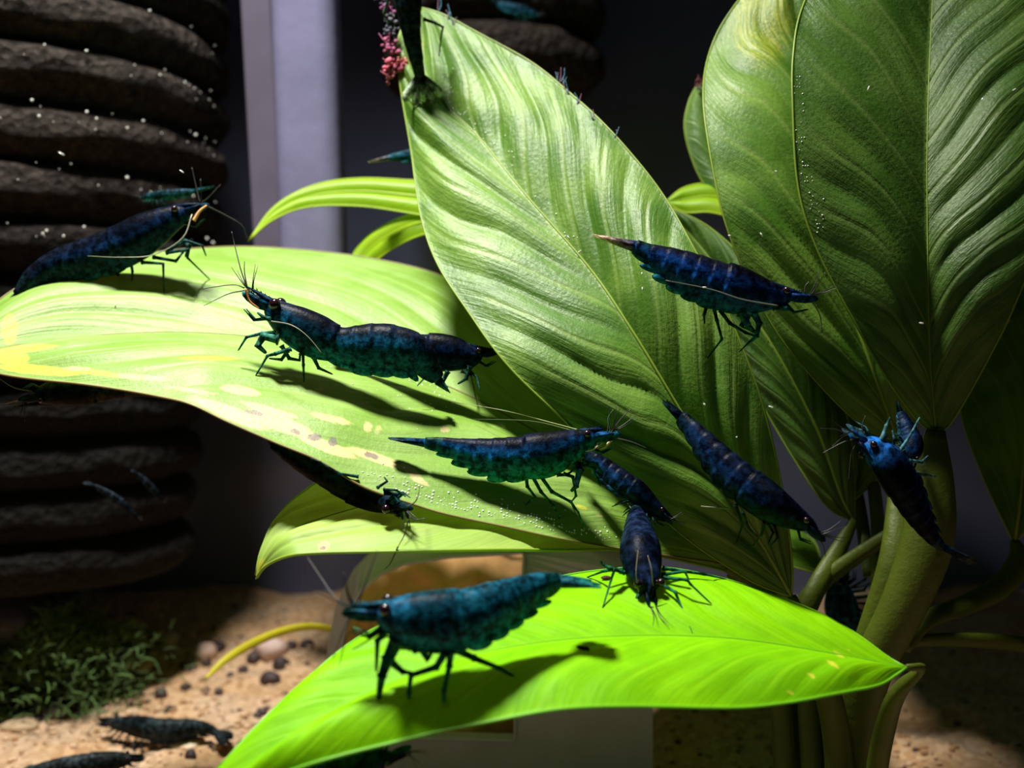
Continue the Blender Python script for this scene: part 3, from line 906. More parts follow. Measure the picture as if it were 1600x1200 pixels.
# ------------------------------------------------------------------ shrimps
def shrimp(path, tail, up, label, dors=(0.004, 0.006, 0.018), side=(0.006, 0.030, 0.085), vent=(0.008, 0.10, 0.105), legc=(0.010, 0.075, 0.06), tailc=None, wscale=0.80, rostrum=None,
           legs=None, autolegs=True, antennae=None, feelers=True, cf=0.42, fan=0.9, pleo=True, face=None, eyes=True, fanw=1.0, eyer=0.3, kids=True, group='blue shrimps', leglen=1.0, curvec=None, lod=1, segline=0.03, legr=1.0):
    """path: (px, py, depth, half height in px) from the head to the base of the tail fan; tail: (px, py, depth) end of the fan; up: direction of the back in camera axes (right, up, towards camera)"""
    q = np.array([list(P(p[0], p[1], p[2])) + [p[3] * p[2] / F] for p in path])
    dense = crom(q, 80)
    Lg = np.sum(np.linalg.norm(np.diff(dense[:, :3], axis=0), axis=1))
    rmax = dense[:, 3].max()
    upw = norm(up[0] * R_ + up[1] * UP - up[2] * FW)
    # rings
    nc, na, per = 26, 6, 7
    s_list = list(np.linspace(0, cf, nc)) + [cf + (1 - cf) * (i + f_) / na for i in range(na) for f_ in np.linspace(0.02, 0.98, per)]
    info = [(-1, 0)] * nc + [(i, f_) for i in range(na) for f_ in np.linspace(0, 1, per)]
    n = len(s_list)
    idx = np.array(s_list) * 79
    cen = np.stack([np.interp(idx, range(80), dense[:, k]) for k in range(4)], axis=1)
    pts, rad = cen[:, :3], cen[:, 3]
    T = np.gradient(crom(q, 80)[:, :3], axis=0)
    T = np.stack([np.interp(idx, range(80), T[:, k]) for k in range(3)], axis=1)
    T /= np.linalg.norm(T, axis=1)[:, None]
    U = upw - T * (T @ upw)[:, None]
    U /= np.linalg.norm(U, axis=1)[:, None]
    Sd = np.cross(T, U)
    K = 22
    dors, side, vent, legc = [np.array(x) for x in (dors, side, vent, legc)]
    side = side * 1.25
    vent = vent * np.array([1.0, 0.8, 1.15])
    facec = np.array(face) if face is not None else side
    tailc = np.array(tailc) if tailc is not None else legc
    mb = MB()
    vs, cs = [], []
    head = pts[0]
    for i in range(n):
        seg, fr = info[i]
        r = rad[i]
        if seg < 0:
            t = i / (nc - 1)
            hu, hd, wd = 1.0, 1.0, wscale * (1.0 - 0.1 * t)
            sc_r = 1.03 if t > 0.05 else 0.8 + 4 * t
        else:
            sc_r = 0.94 + segline * (1.3 * fr - 0.2) + (0.02 if fr < 0.01 else 0)
            hu, hd, wd = 1.0, 1.0, wscale * (0.92 - 0.12 * seg / 6)
        for k in range(K):
            th = 2 * PI * k / K
            cu, su = math.cos(th), math.sin(th)
            rr = r * sc_r
            if cu > 0:
                y = cu * hu
                w = math.copysign(abs(su) ** 0.9, su) * wd
            else:
                y = cu * hd
                w = math.copysign(abs(su) ** 0.8, su) * wd * (1 - 0.25 * abs(cu))
                if seg >= 0:
                    y *= 1 + 0.16 * math.sin(PI * fr) * (abs(su) > 0.1)
            vs.append(pts[i] + rr * (y * U[i] + w * Sd[i]))
            a = (cu + 1) / 2
            if a > 0.62:
                f_ = min(1, (a - 0.62) / 0.28)
                c = side * 0.9 * (1 - f_) ** 1.6 + dors * f_
            else:
                f_ = min(1, (0.62 - a) / 0.6) ** 2.0
                c = side * (1 - f_) + vent * f_
            if seg < 0 and face is not None:
                t = i / (nc - 1)
                w_ = max(0, 1 - t / 0.55)
                c = c * (1 - w_) + facec * w_
            if seg < 0 and 0.35 < i / (nc - 1) < 0.9 and a > 0.3:
                c = c * 0.45        # dark organs showing through the carapace
            if seg >= 0 and fr > 0.9:
                c = c * 1.2 + 0.001
            if seg == 5:
                c = c * 0.6 + legc * 0.2
            cs.append(c)
    fs = [(i * K + k, (i + 1) * K + k, (i + 1) * K + (k + 1) % K, i * K + (k + 1) % K) for i in range(n - 1) for k in range(K)]
    # closed front and back
    vs.append(pts[0] - T[0] * rad[0] * 0.5)
    cs.append(facec)
    vs.append(pts[-1] + T[-1] * rad[-1] * 0.5)
    cs.append(side)
    e0, e1 = len(vs) - 2, len(vs) - 1
    fs += [(k, (k + 1) % K, e0) for k in range(K)]
    fs += [((n - 1) * K + (k + 1) % K, (n - 1) * K + k, e1) for k in range(K)]
    mb.add(vs, fs, cs)
    f0, u0, s0 = -T[0], U[0], Sd[0]
    r0 = rad[0]
    # rostrum: thin blade with teeth, starting on the carapace ridge
    i1 = 7
    start = pts[i1] + U[i1] * rad[i1] * 0.96
    top0 = pts[0] + U[0] * rad[0] * 0.95
    tip = P(*rostrum) if rostrum is not None else pts[0] + f0 * rmax * 1.15 + u0 * r0 * 0.7
    mb.tube([start, top0, top0 * 0.5 + tip * 0.5, tip], [rmax * 0.05, rmax * 0.13, rmax * 0.09, rmax * 0.015], 6, col=dors * 0.8 + side * 0.15, smooth=12, flat=1.5 if False else 1.0)
    for k in range(5 if lod else 0):
        f_ = 0.1 + 0.17 * k
        c0 = top0 * (1 - f_) + tip * f_ + u0 * rmax * 0.08
        mb.tube([c0, c0 + f0 * rmax * 0.08 + u0 * rmax * 0.06], [rmax * 0.03, rmax * 0.004], 4, col=dors * 2)
    # antennal scales, antennule bases and mouth legs
    for sg in (-1, 1):
        c0 = pts[0] + s0 * sg * r0 * 0.45 - u0 * r0 * 0.15
        mb.blob(c0 + f0 * rmax * 0.5, f0 * rmax * 0.62, s0 * rmax * 0.05 + u0 * rmax * 0.03, u0 * rmax * 0.2, 10, 6, col=side * 0.45 + legc * 0.35)
        mb.tube([c0 + u0 * r0 * 0.4, c0 + u0 * r0 * 0.35 + f0 * rmax * 0.45, c0 + u0 * r0 * 0.3 + f0 * rmax * 0.8], [rmax * 0.12, rmax * 0.09, rmax * 0.05], 6, col=facec * 0.5)
        j0 = pts[2] - U[2] * rad[2] * 0.85 + Sd[2] * sg * rad[2] * 0.25
        mb.tube([j0, j0 + f0 * rmax * 0.4 - u0 * rmax * 0.35, j0 + f0 * rmax * 0.95 - u0 * rmax * 0.2 + s0 * sg * rmax * 0.05], [rmax * 0.08, rmax * 0.06, rmax * 0.02], 6, col=legc)
    # tail fan: telson and four uropod blades
    tp = P(*tail)
    te = pts[-1]
    ft = tp - te
    lt = np.linalg.norm(ft)
    fd = ft / lt
    ut = norm(U[-1] - fd * (U[-1] @ fd))
    st = np.cross(fd, ut)
    rt = rad[-1]
    for a, ln, wd in ((0, 0.85, 0.16), (-0.22, 1.0, 0.2), (0.22, 1.0, 0.2), (-0.5, 0.95, 0.22), (0.5, 0.95, 0.22)):
        a *= fan
        d = norm(fd * math.cos(a) + st * math.sin(a) - ut * 0.05 * abs(a))
        sd_ = norm(np.cross(d, ut))
        base_ = te - fd * rt * 0.4
        L_ = (lt + rt * 0.4) * ln
        prof = [(0, 0.05), (0.15, 0.5), (0.5, 0.85), (0.78, 1.0), (0.93, 0.7), (1.0, 0.12)]
        v2, c2 = [], []
        th_ = 0.04 * lt + 0.55 * rt
        for (f_, w_) in prof:
            ww = w_ * wd * lt * fanw
            for (dx, dz) in ((-1, 0), (0, 1), (1, 0), (0, -1)):
                v2.append(base_ + d * L_ * f_ + sd_ * ww * dx + ut * (th_ * max(0.08, (1 - f_) ** 0.8) * dz + (0.03 * rt if a == 0 else 0)))
                g = f_ ** 2
                c2.append((side * 0.3 + dors * 0.6) * (1 - g) + tailc * g)
        f2 = [(i * 4 + k, i * 4 + (k + 1) % 4, (i + 1) * 4 + (k + 1) % 4, (i + 1) * 4 + k) for i in range(5) for k in range(4)] + [(3, 2, 1, 0), (20, 21, 22, 23)]
        mb.add(v2, f2, c2)
    # swimmerets under the abdomen
    if pleo:
        for sgm in range(5):
            i = nc + sgm * per + 3
            for sg in (-1, 1):
                sl = Lg * (1 - cf) / 6
                b0 = pts[i] - U[i] * rad[i] * 0.88 + Sd[i] * sg * rad[i] * 0.34
                mb.blob(b0, T[i] * sl * 0.72 - U[i] * sl * 0.08, Sd[i] * rad[i] * 0.10, U[i] * rad[i] * 0.24, 10, 6, col=vent * 1.1 + legc * 0.3)
    # walking legs
    lr = rmax * 0.085 * legr

    def leg_poly(pl, r=lr, c=legc):
        pl = [np.asarray(x) for x in pl]
        full, rr = [], []
        m_ = len(pl)
        for a_ in range(m_ - 1):
            for f_ in (0.0, 0.12, 0.5, 0.88):
                full.append(pl[a_] * (1 - f_) + pl[a_ + 1] * f_)
                g = (a_ + f_) / (m_ - 1)
                rr.append(r * (1.15 - 0.75 * g) * (1.25 if f_ in (0.0,) else 0.92))
        full.append(pl[-1])
        rr.append(r * 0.22)
        mb.tube(full, rr, 7, col=c)
    if legs:
        for lg in legs:
            r_l = lr
            c_l = legc
            if isinstance(lg, dict):
                r_l = lr * lg.get('r', 1)
                c_l = np.array(lg['c']) if 'c' in lg else legc
                lg = lg['p']
            leg_poly([P(*p) for p in lg], r_l, c_l)
    if autolegs:
        specs = [(5, 0.9, -0.55, 1.0, 0.5), (8, 0.5, -0.65, 0.9, 0.55), (12, 0.25, -0.7, 0.2, 1.5), (16, -0.1, -0.7, -0.35, 1.6), (20, -0.35, -0.65, -0.9, 1.5)]
        for sg in (-1, 1):
            for (i, fk, dk, ff, df) in specs:
                b0 = pts[i] - U[i] * rad[i] * 0.8 + Sd[i] * sg * rad[i] * 0.3
                R1 = rmax * leglen
                jig = random.uniform(-0.15, 0.15)
                k1 = b0 + f0 * R1 * (fk * 0.7 + jig) - U[i] * R1 * 0.35 + Sd[i] * sg * R1 * 0.75
                k2 = b0 + f0 * R1 * (ff * 0.8 + jig) - U[i] * R1 * df * 0.7 + Sd[i] * sg * R1 * 0.9
                k3 = b0 + f0 * R1 * (ff + jig * 1.5) - U[i] * R1 * df + Sd[i] * sg * R1 * 0.85
                leg_poly([b0, k1, k2, k3])
    loc = pts[nc - 1] - U[nc - 1] * rad[nc - 1]
    body = mb.obj('shrimp', M_SHRIMP, label=label, category='shrimp', group=group)
    body.data.transform(__import__('mathutils').Matrix.Translation(-Vector(loc)))
    body.location = Vector(loc)
    if not kids:
        return body
    if eyes:
        ie = 3
        for sg in (-1, 1):
            c0 = pts[ie] + U[ie] * rad[ie] * 0.55 + Sd[ie] * sg * (rad[ie] * wscale * 0.78)
            er = rmax * eyer * 0.55
            c1 = c0 + Sd[ie] * sg * er * 0.5 + U[ie] * er * 0.3 + f0 * er * 0.4
            m2 = MB()
            m2.blob(c1, (er, 0, 0), (0, er, 0), (0, 0, er), 12, 8)
            m2.tube([c0 - Sd[ie] * sg * er, c1], [er * 0.8, er * 0.7], 8)
            adopt(m2.obj('eye', M_EYE), body)
    if feelers:
        # two long antennae and four short antennules
        c_f = np.array((0.06, 0.06, 0.06))
        if antennae is None:
            antennae = []
        for an in antennae:
            cc = c_f
            r_ = 0.008
            if isinstance(an, dict):
                cc = np.array(an.get('c', c_f))
                r_ = an.get('r', r_)
                an = an['p']
            m2 = MB()
            p3 = [P(*p) for p in an]
            m2.tube(p3, np.linspace(r_, r_ * 0.4, len(p3)), 5, col=cc, smooth=24)
            adopt(m2.obj('antenna', M_FEELER), body)
        base_ = pts[0] + f0 * rmax * 0.75 + u0 * r0 * 0.3
        for sg, a_, b_ in ((-1, 0.5, 1.0), (1, 0.45, 1.1), (-1, 1.1, 0.4), (1, 1.2, 0.5)):
            m2 = MB()
            p0 = base_ + s0 * sg * rmax * 0.12
            m2.tube([p0, p0 + f0 * rmax * 0.5 * a_ + u0 * rmax * 0.4 * b_, p0 + f0 * rmax * 1.0 * a_ + u0 * rmax * 1.0 * b_ + s0 * sg * 0.2 * rmax], [0.007, 0.005, 0.002], 5, col=c_f * 0.4, smooth=10)
            adopt(m2.obj('antennule', M_FEELER), body)
    return body


TEAL_ = dict(side=(0.006, 0.055, 0.11), vent=(0.01, 0.20, 0.14), legc=(0.012, 0.13, 0.09))
NAVY = dict(dors=(0.003, 0.005, 0.013), side=(0.004, 0.018, 0.060), vent=(0.006, 0.04, 0.06), legc=(0.01, 0.05, 0.045))
BLUE = dict(side=(0.006, 0.040, 0.16), vent=(0.008, 0.10, 0.12), legc=(0.012, 0.09, 0.08))


def B_(px, py, off=0.0):
    return (px, py, dep('B', px, py) + off)


def D_(px, py, off=0.0):
    return (px, py, dep('D', px, py) + off)


# 1: on the far edge of B near the sponge
d1 = dep('B', 215, 425) - 0.35
shrimp([(292, 332, d1, 12), (262, 345, d1, 22), (228, 364, d1, 31), (190, 385, d1, 33), (140, 402, d1, 32), (90, 415, d1 - .05, 26), (50, 437, d1 - .15, 18), (28, 462, d1 - .25, 11)], (8, 490, d1 - .35), (0.25, 1, 0.15),
       'dark navy shrimp climbing over the spread leaf in front of the sponge filter', **NAVY, rostrum=(322, 318, d1), autolegs=False, tailc=(0.02, 0.05, 0.05),
       legs=[[(222, 410, d1), (255, 412, d1 - .1), B_(256, 458)], [(205, 412, d1), (207, 424, d1), B_(206, 440)], [(260, 395, d1 - .1), (295, 390, d1 - .15), (293, 403, d1 - .1), B_(329, 438)],
             [(262, 392, d1 - .1), (290, 376, d1 - .1), (316, 384, d1 - .1), (322, 400, d1)], [(240, 402, d1), (275, 408, d1 - .1), (285, 395, d1), (300, 380, d1)], {'p': [(284, 376, d1), (296, 384, d1), (290, 402, d1)], 'r': 2.0}, [(180, 418, d1 + .2), (190, 445, d1 + .1), B_(180, 480)]],
       antennae=[[(320, 320, d1), (350, 335, d1 + .1), (378, 352, d1 + .2), (386, 372, d1 + .3)], [(312, 316, d1), (306, 290, d1), (300, 262, d1)], {'p': [(300, 335, d1 - .2), (285, 372, d1 - .3), (240, 398, d1 - .4), (190, 402, d1 - .5), (137, 400, d1 - .5)], 'c': (0.3, 0.3, 0.22)},
                 {'p': [(303, 345, d1 - .1), (312, 330, d1 - .1), (323, 321, d1 - .1)], 'c': (0.8, 0.45, 0.2), 'r': 0.022}])

# 2a / 2b: two shrimps one behind the other in the middle of B
d2 = dep('B', 520, 590) - 0.25
s2b = shrimp([(752, 553, d2 + .55, 9), (733, 557, d2 + .5, 19), (708, 553, d2 + .5, 27), (680, 550, d2 + .5, 29), (645, 548, d2 + .5, 27), (610, 545, d2 + .55, 24), (575, 540, d2 + .6, 18), (555, 538, d2 + .6, 10)], (520, 535, d2 + .7), (0.15, 1, 0.1),
             'near-black shrimp with its tail hidden behind the long teal shrimp, facing the central leaf', **NAVY, rostrum=(776, 548, d2 + .5), autolegs=False,
             legs=[[(690, 575, d2 + .4), (672, 580, d2 + .4), (652, 603, d2 + .3)], [(720, 580, d2 + .4), (735, 585, d2 + .4), B_(744, 624)], [(730, 575, d2 + .4), (745, 590, d2 + .4), (750, 610, d2 + .3)],
                   {'p': [(700, 580, d2 + .4), (690, 600, d2 + .4), (700, 606, d2 + .4)], 'r': 1.6}, {'p': [(735, 572, d2 + .4), (728, 592, d2 + .4), (715, 600, d2 + .4)], 'r': 1.6}, [(670, 580, d2 + .4), (682, 600, d2 + .4), (700, 612, d2 + .4)]],
             antennae=[{'p': [(770, 548, d2 + .5), (790, 552, d2 + .4)]}])
shrimp([(418, 480, d2, 12), (436, 492, d2, 22), (460, 508, d2, 31), (495, 526, d2, 34), (530, 538, d2, 29), (565, 543, d2, 38), (605, 544, d2, 40), (645, 552, d2, 34), (668, 572, d2 + .05, 22), (684, 592, d2 + .1, 12)], (702, 612, d2 + .2), (0.2, 1, 0.12),
       'long teal-blue shrimp walking up the middle of the spread leaf, rostrum raised', dors=(0.004, 0.006, 0.016), side=(0.004, 0.06, 0.12), vent=(0.008, 0.2, 0.2), legc=(0.02, 0.11, 0.085), rostrum=(385, 447, d2), autolegs=False, eyer=0.42, cf=0.40,
       legs=[[(455, 545, d2 - .1), (430, 553, d2 - .15), (418, 556, d2 - .1), B_(399, 588)], [(470, 555, d2 - .1), (473, 545, d2 - .1), (474, 570, d2 - .1), B_(475, 597)],
             [(430, 520, d2 - .1), (410, 521, d2 - .1), (385, 527, d2 - .1), (372, 548, d2 - .1)], {'p': [(435, 530, d2 - .1), (412, 525, d2 - .1), (403, 540, d2 - .1), (416, 552, d2 - .1)], 'r': 2.2, 'c': (0.03, 0.14, 0.10)}, [(440, 540, d2), (452, 560, d2), (468, 563, d2), (470, 545, d2)],
             [(490, 558, d2), (498, 575, d2), (520, 585, d2)], {'p': [(425, 500, d2 - .1), (412, 496, d2 - .1), (402, 488, d2 - .1)], 'r': 1.3}, [(450, 548, d2), (440, 562, d2), (420, 560, d2)]],
       antennae=[[(386, 450, d2), (376, 420, d2), (366, 380, d2 + .1), (362, 362, d2 + .1)], [(386, 448, d2), (382, 425, d2), (382, 408, d2)], [(382, 450, d2), (365, 445, d2), (325, 450, d2), (318, 452, d2)], [(382, 454, d2), (355, 460, d2), (318, 478, d2 - .1)],
                 {'p': [(424, 502, d2 - .3), (455, 508, d2 - .4), (480, 525, d2 - .45), (503, 552, d2 - .5)], 'c': (0.2, 0.2, 0.15)}, {'p': [(384, 452, d2 - .05), (390, 470, d2 - .05), (405, 482, d2 - .05)], 'c': (0.5, 0.18, 0.06), 'r': 0.014}])

# 3: the sharp central one
d3 = dep('B', 860, 800) - 0.05
shrimp([(930, 684, d3, 13), (912, 688, d3, 18), (886, 699, d3, 28), (850, 711, d3, 36), (812, 714, d3, 34), (775, 715, d3, 33), (738, 708, d3, 25), (705, 699, d3, 16), (684, 694, d3, 12), (664, 692, d3, 9)], (606, 684, d3), (0.06, 1, 0.12),
       'sharp blue-green shrimp stepping along the near margin of the spread leaf', side=(0.004, 0.065, 0.20), vent=(0.008, 0.22, 0.18), legc=(0.02, 0.15, 0.08), rostrum=(944, 670, d3), autolegs=False, fan=0.3, fanw=0.5, tailc=(0.01, 0.03, 0.03),
       legs=[[(822, 744, d3), (824, 760, d3 - .02), (836, 776, d3 - .04), B_(820, 790)], [(832, 744, d3), (845, 768, d3 - .05), (865, 790, d3 - .08), B_(875, 812)], [(845, 744, d3), (862, 768, d3 - .05), (892, 784, d3 - .08), (903, 800, d3 - .08), B_(914, 826)],
             {'p': [(900, 728, d3), (906, 735, d3 - .05), (900, 760, d3 - .08), (892, 768, d3 - .08)], 'r': 2.2, 'c': (0.02, 0.10, 0.12)}, [(905, 724, d3), (925, 732, d3), (935, 752, d3), (938, 760, d3)], {'p': [(910, 722, d3), (932, 726, d3 + .05), (940, 740, d3 + .05)], 'r': 1.4},
             [(880, 740, d3), (895, 745, d3), (900, 775, d3), B_(892, 785)], [(870, 742, d3), (885, 742, d3), (900, 732, d3)]],
       antennae=[{'p': [(945, 686, d3), (930, 700, d3 - .05), (915, 705, d3 - .05)], 'c': (0.6, 0.5, 0.35), 'r': 0.014}, [(948, 680, d3), (953, 650, d3), (950, 632, d3)], [(952, 680, d3), (970, 655, d3), (985, 640, d3)], [(958, 684, d3), (985, 690, d3), (1010, 700, d3)],
                 {'p': [(955, 680, d3), (950, 655, d3), (958, 640, d3)], 'c': (0.1, 0.2, 0.1)}, {'p': [(892, 672, d3 + .3), (830, 658, d3 + .6), (740, 655, d3 + .9)], 'c': (0.08, 0.10, 0.04), 'r': 0.006}, {'p': [(905, 672, d3 + .3), (860, 660, d3 + .6), (780, 640, d3 + .9), (655, 620, d3 + 1.2)], 'c': (0.3, 0.34, 0.12), 'r': 0.006},
                 {'p': [(960, 682, d3), (945, 698, d3), (930, 703, d3)], 'c': (0.7, 0.55, 0.35), 'r': 0.018}])

# 4: swimming in front of A and F
d4 = 10.5
shrimp([(1236, 464, d4, 9), (1214, 463, d4, 18), (1185, 460, d4, 29), (1150, 453, d4, 37), (1112, 441, d4, 37), (1072, 425, d4, 34), (1038, 409, d4, 26), (1012, 396, d4, 17), (992, 385, d4, 12)], (926, 366, d4), (0.3, 1, 0.1),
       'dark blue shrimp hovering before the central leaf with a pale curled tail tip', dors=(0.004, 0.004, 0.010), side=(0.004, 0.035, 0.17), vent=(0.006, 0.12, 0.14), legc=(0.012, 0.08, 0.07), tailc=(0.85, 0.62, 0.5), rostrum=(1262, 462, d4), autolegs=False, fan=0.7, fanw=0.9,
       legs=[[(1105, 476, d4), (1100, 492, d4), (1101, 506, d4)], [(1125, 485, d4), (1140, 505, d4), (1165, 520, d4 - .05), (1180, 525, d4 - .1), (1155, 550, d4)], [(1115, 480, d4), (1120, 500, d4), (1128, 530, d4), (1105, 560, d4 + .2)],
             {'p': [(1160, 490, d4), (1168, 508, d4 - .05), (1180, 520, d4 - .05)], 'r': 2.3, 'c': (0.04, 0.22, 0.22)}, {'p': [(1178, 490, d4), (1186, 505, d4), (1182, 525, d4), (1172, 535, d4)], 'r': 1.8, 'c': (0.03, 0.2, 0.18)}, {'p': [(1170, 488, d4), (1160, 508, d4), (1172, 515, d4)], 'r': 2.0, 'c': (0.05, 0.25, 0.22)},
             {'p': [(1210, 478, d4 - .05), (1228, 482, d4 - .05), (1234, 484, d4 - .05)], 'r': 1.8}],
       antennae=[{'p': [(1215, 478, d4 - .3), (1160, 468, d4 - .4), (1110, 452, d4 - .4), (1040, 438, d4 - .4)], 'c': (0.15, 0.16, 0.14)}, [(1262, 462, d4), (1280, 490, d4), (1285, 520, d4)], [(1258, 460, d4), (1258, 448, d4), (1264, 440, d4)]])

# 5: dark one heading down before the foot of A
d5 = 10.0
shrimp([(1262, 823, d5, 11), (1240, 808, d5, 20), (1208, 790, d5, 29), (1175, 766, d5 + .1, 31), (1140, 737, d5 + .2, 30), (1110, 705, d5 + .3, 24), (1085, 675, d5 + .4, 17), (1064, 652, d5 + .5, 12)], (1038, 624, d5 + .6), (0.6, 0.8, 0.3),
       'dark indigo shrimp slanting head-down across the foot of the central leaf', dors=(0.003, 0.006, 0.018), side=(0.003, 0.012, 0.045), vent=(0.004, 0.03, 0.05), legc=(0.01, 0.035, 0.03), rostrum=(1284, 842, d5), autolegs=False, pleo=False,
       legs=[[(1200, 818, d5), (1208, 832, d5), (1200, 850, d5)], [(1195, 815, d5), (1190, 835, d5 + .1), (1170, 860, d5 + .3)], [(1160, 800, d5), (1170, 825, d5 + .1), (1185, 840, d5 + .2)], [(1210, 820, d5), (1215, 840, d5), (1205, 852, d5)], [(1150, 790, d5 + .1), (1160, 820, d5 + .3), (1150, 850, d5 + .4)]],
       antennae=[{'p': [(1140, 795, d5 + .3), (1120, 793, d5 + .35), (1095, 791, d5 + .4)], 'c': (0.35, 0.33, 0.3)}, [(1270, 835, d5), (1285, 850, d5), (1290, 870, d5)]])

# 6: blue-faced shrimp on the main stem; 17: the dark one behind it
d6 = 10.3
shrimp([(1350, 690, d6, 13), (1368, 703, d6, 25), (1390, 724, d6, 34), (1410, 755, d6 + .05, 35), (1428, 790, d6 + .1, 30), (1445, 820, d6 + .15, 22), (1460, 842, d6 + .2, 14), (1472, 853, d6 + .25, 9)], (1524, 882, d6 + .3), (-0.7, -0.45, 0.8),
       'shrimp with a vivid blue face clinging to the thick stem', dors=(0.004, 0.006, 0.020), side=(0.004, 0.012, 0.05), vent=(0.004, 0.02, 0.06), legc=(0.06, 0.17, 0.19), tailc=(0.03, 0.04, 0.03), face=(0.012, 0.14, 0.50), rostrum=(1338, 684, d6), autolegs=False, fan=0.2, fanw=0.4,
       legs=[{'p': [(1380, 700, d6), (1378, 685, d6 - .05), (1385, 665, d6), (1391, 652, d6)], 'r': 1.3}, {'p': [(1392, 700, d6), (1397, 685, d6), (1394, 672, d6)], 'r': 1.2}, [(1405, 705, d6), (1416, 690, d6), (1425, 675, d6), (1437, 652, d6)], {'p': [(1372, 698, d6), (1376, 688, d6), (1388, 680, d6)], 'r': 1.8},
             [(1420, 720, d6), (1440, 722, d6 + .2), (1450, 712, d6 + .4)], [(1425, 740, d6), (1445, 742, d6 + .2), (1462, 744, d6 + .4)]],
       antennae=[[(1345, 685, d6), (1320, 690, d6), (1285, 708, d6)], [(1350, 682, d6), (1347, 665, d6), (1352, 650, d6)], [(1340, 690, d6), (1330, 710, d6), (1326, 750, d6)]])
shrimp([(1424, 716, 10.85, 9), (1426, 704, 10.85, 15), (1424, 690, 10.9, 17), (1420, 675, 10.95, 15), (1414, 660, 11.0, 11), (1408, 645, 11.1, 7)], (1400, 630, 11.2), (1, 0.1, 0.2),
       'blackish shrimp wedged behind the blue-faced shrimp at the leaf joint', **NAVY, feelers=False, leglen=0.6, lod=0)

# 7: hanging at the tip of A, seen from its back
d7 = 13.1
shrimp([(632, -150, d7 - .5, 14), (633, -110, d7 - .4, 26), (634, -60, d7 - .3, 31), (636, -20, d7 - .25, 29), (639, 20, d7 - .2, 24), (643, 55, d7 - .15, 19), (650, 90, d7 - .1, 15), (656, 118, d7, 11)], (664, 168, d7 + .05), (0.1, 0.1, 1),
       'dark green-grey shrimp hanging head-up on the pointed tip of the central leaf', dors=(0.010, 0.022, 0.028), side=(0.006, 0.018, 0.026), vent=(0.01, 0.03, 0.03), legc=(0.05, 0.08, 0.06), tailc=(0.7, 0.85, 0.6), autolegs=False, wscale=0.95, fan=1.3, fanw=0.72,
       legs=[[(662, 30, d7), (680, 36, d7), (692, 42, d7 + .1), (689, 58, d7 + .15), (686, 88, d7 + .25)], [(610, -10, d7), (600, 20, d7 + .1), (606, 40, d7 + .1)]], antennae=[])
d7b = d7 + .1

# 8: facing the camera, standing on the far edge of D
shrimp([(1014, 925, 9.75, 13), (1010, 908, 9.82, 23), (1003, 885, 9.95, 32), (1000, 862, 10.1, 35), (998, 843, 10.3, 31), (996, 825, 10.5, 25), (994, 808, 10.7, 18), (993, 798, 10.8, 12)], (1040, 794, 11.0), (0.1, 0.62, 0.8),
       'speckled blue-black shrimp facing the camera on the far margin of the lime leaf', dors=(0.006, 0.013, 0.040), side=(0.004, 0.018, 0.04), vent=(0.006, 0.07, 0.05), legc=(0.012, 0.10, 0.05), rostrum=(1017, 956, 9.75), wscale=1.0, autolegs=False, eyer=0.36,
       legs=[[(975, 895, 9.9), (960, 890, 9.8), (955, 905, 9.8), D_(941, 952)], [(1032, 912, 9.85), (1055, 925, 9.7), (1065, 950, 9.65), D_(1082, 990)], [(1034, 902, 9.9), (1074, 906, 9.75), (1078, 912, 9.75), D_(1112, 944)], {'p': [(970, 892, 9.9), (952, 888, 9.8), (942, 882, 9.8), (938, 876, 9.8)], 'r': 1.3},
             [(1032, 898, 10.0), (1070, 893, 9.9), (1076, 905, 9.9)], [(985, 888, 10.0), (945, 892, 9.9), D_(915, 903)], [(1036, 888, 10.0), (1100, 897, 10.1), (1135, 905, 10.3)], {'p': [(1000, 925, 9.8), (996, 935, 9.75), (1004, 945, 9.75)], 'r': 1.6}],
       antennae=[{'p': [(1020, 915, 9.7), (1018, 890, 9.68), (1012, 868, 9.72)], 'c': (0.3, 0.26, 0.2)}, {'p': [(998, 925, 9.7), (994, 895, 9.66), (997, 860, 9.72)], 'c': (0.3, 0.26, 0.2)}, {'p': [(990, 800, 10.7), (980, 785, 10.8), (978, 775, 10.9)], 'c': (0.05, 0.06, 0.05)}])

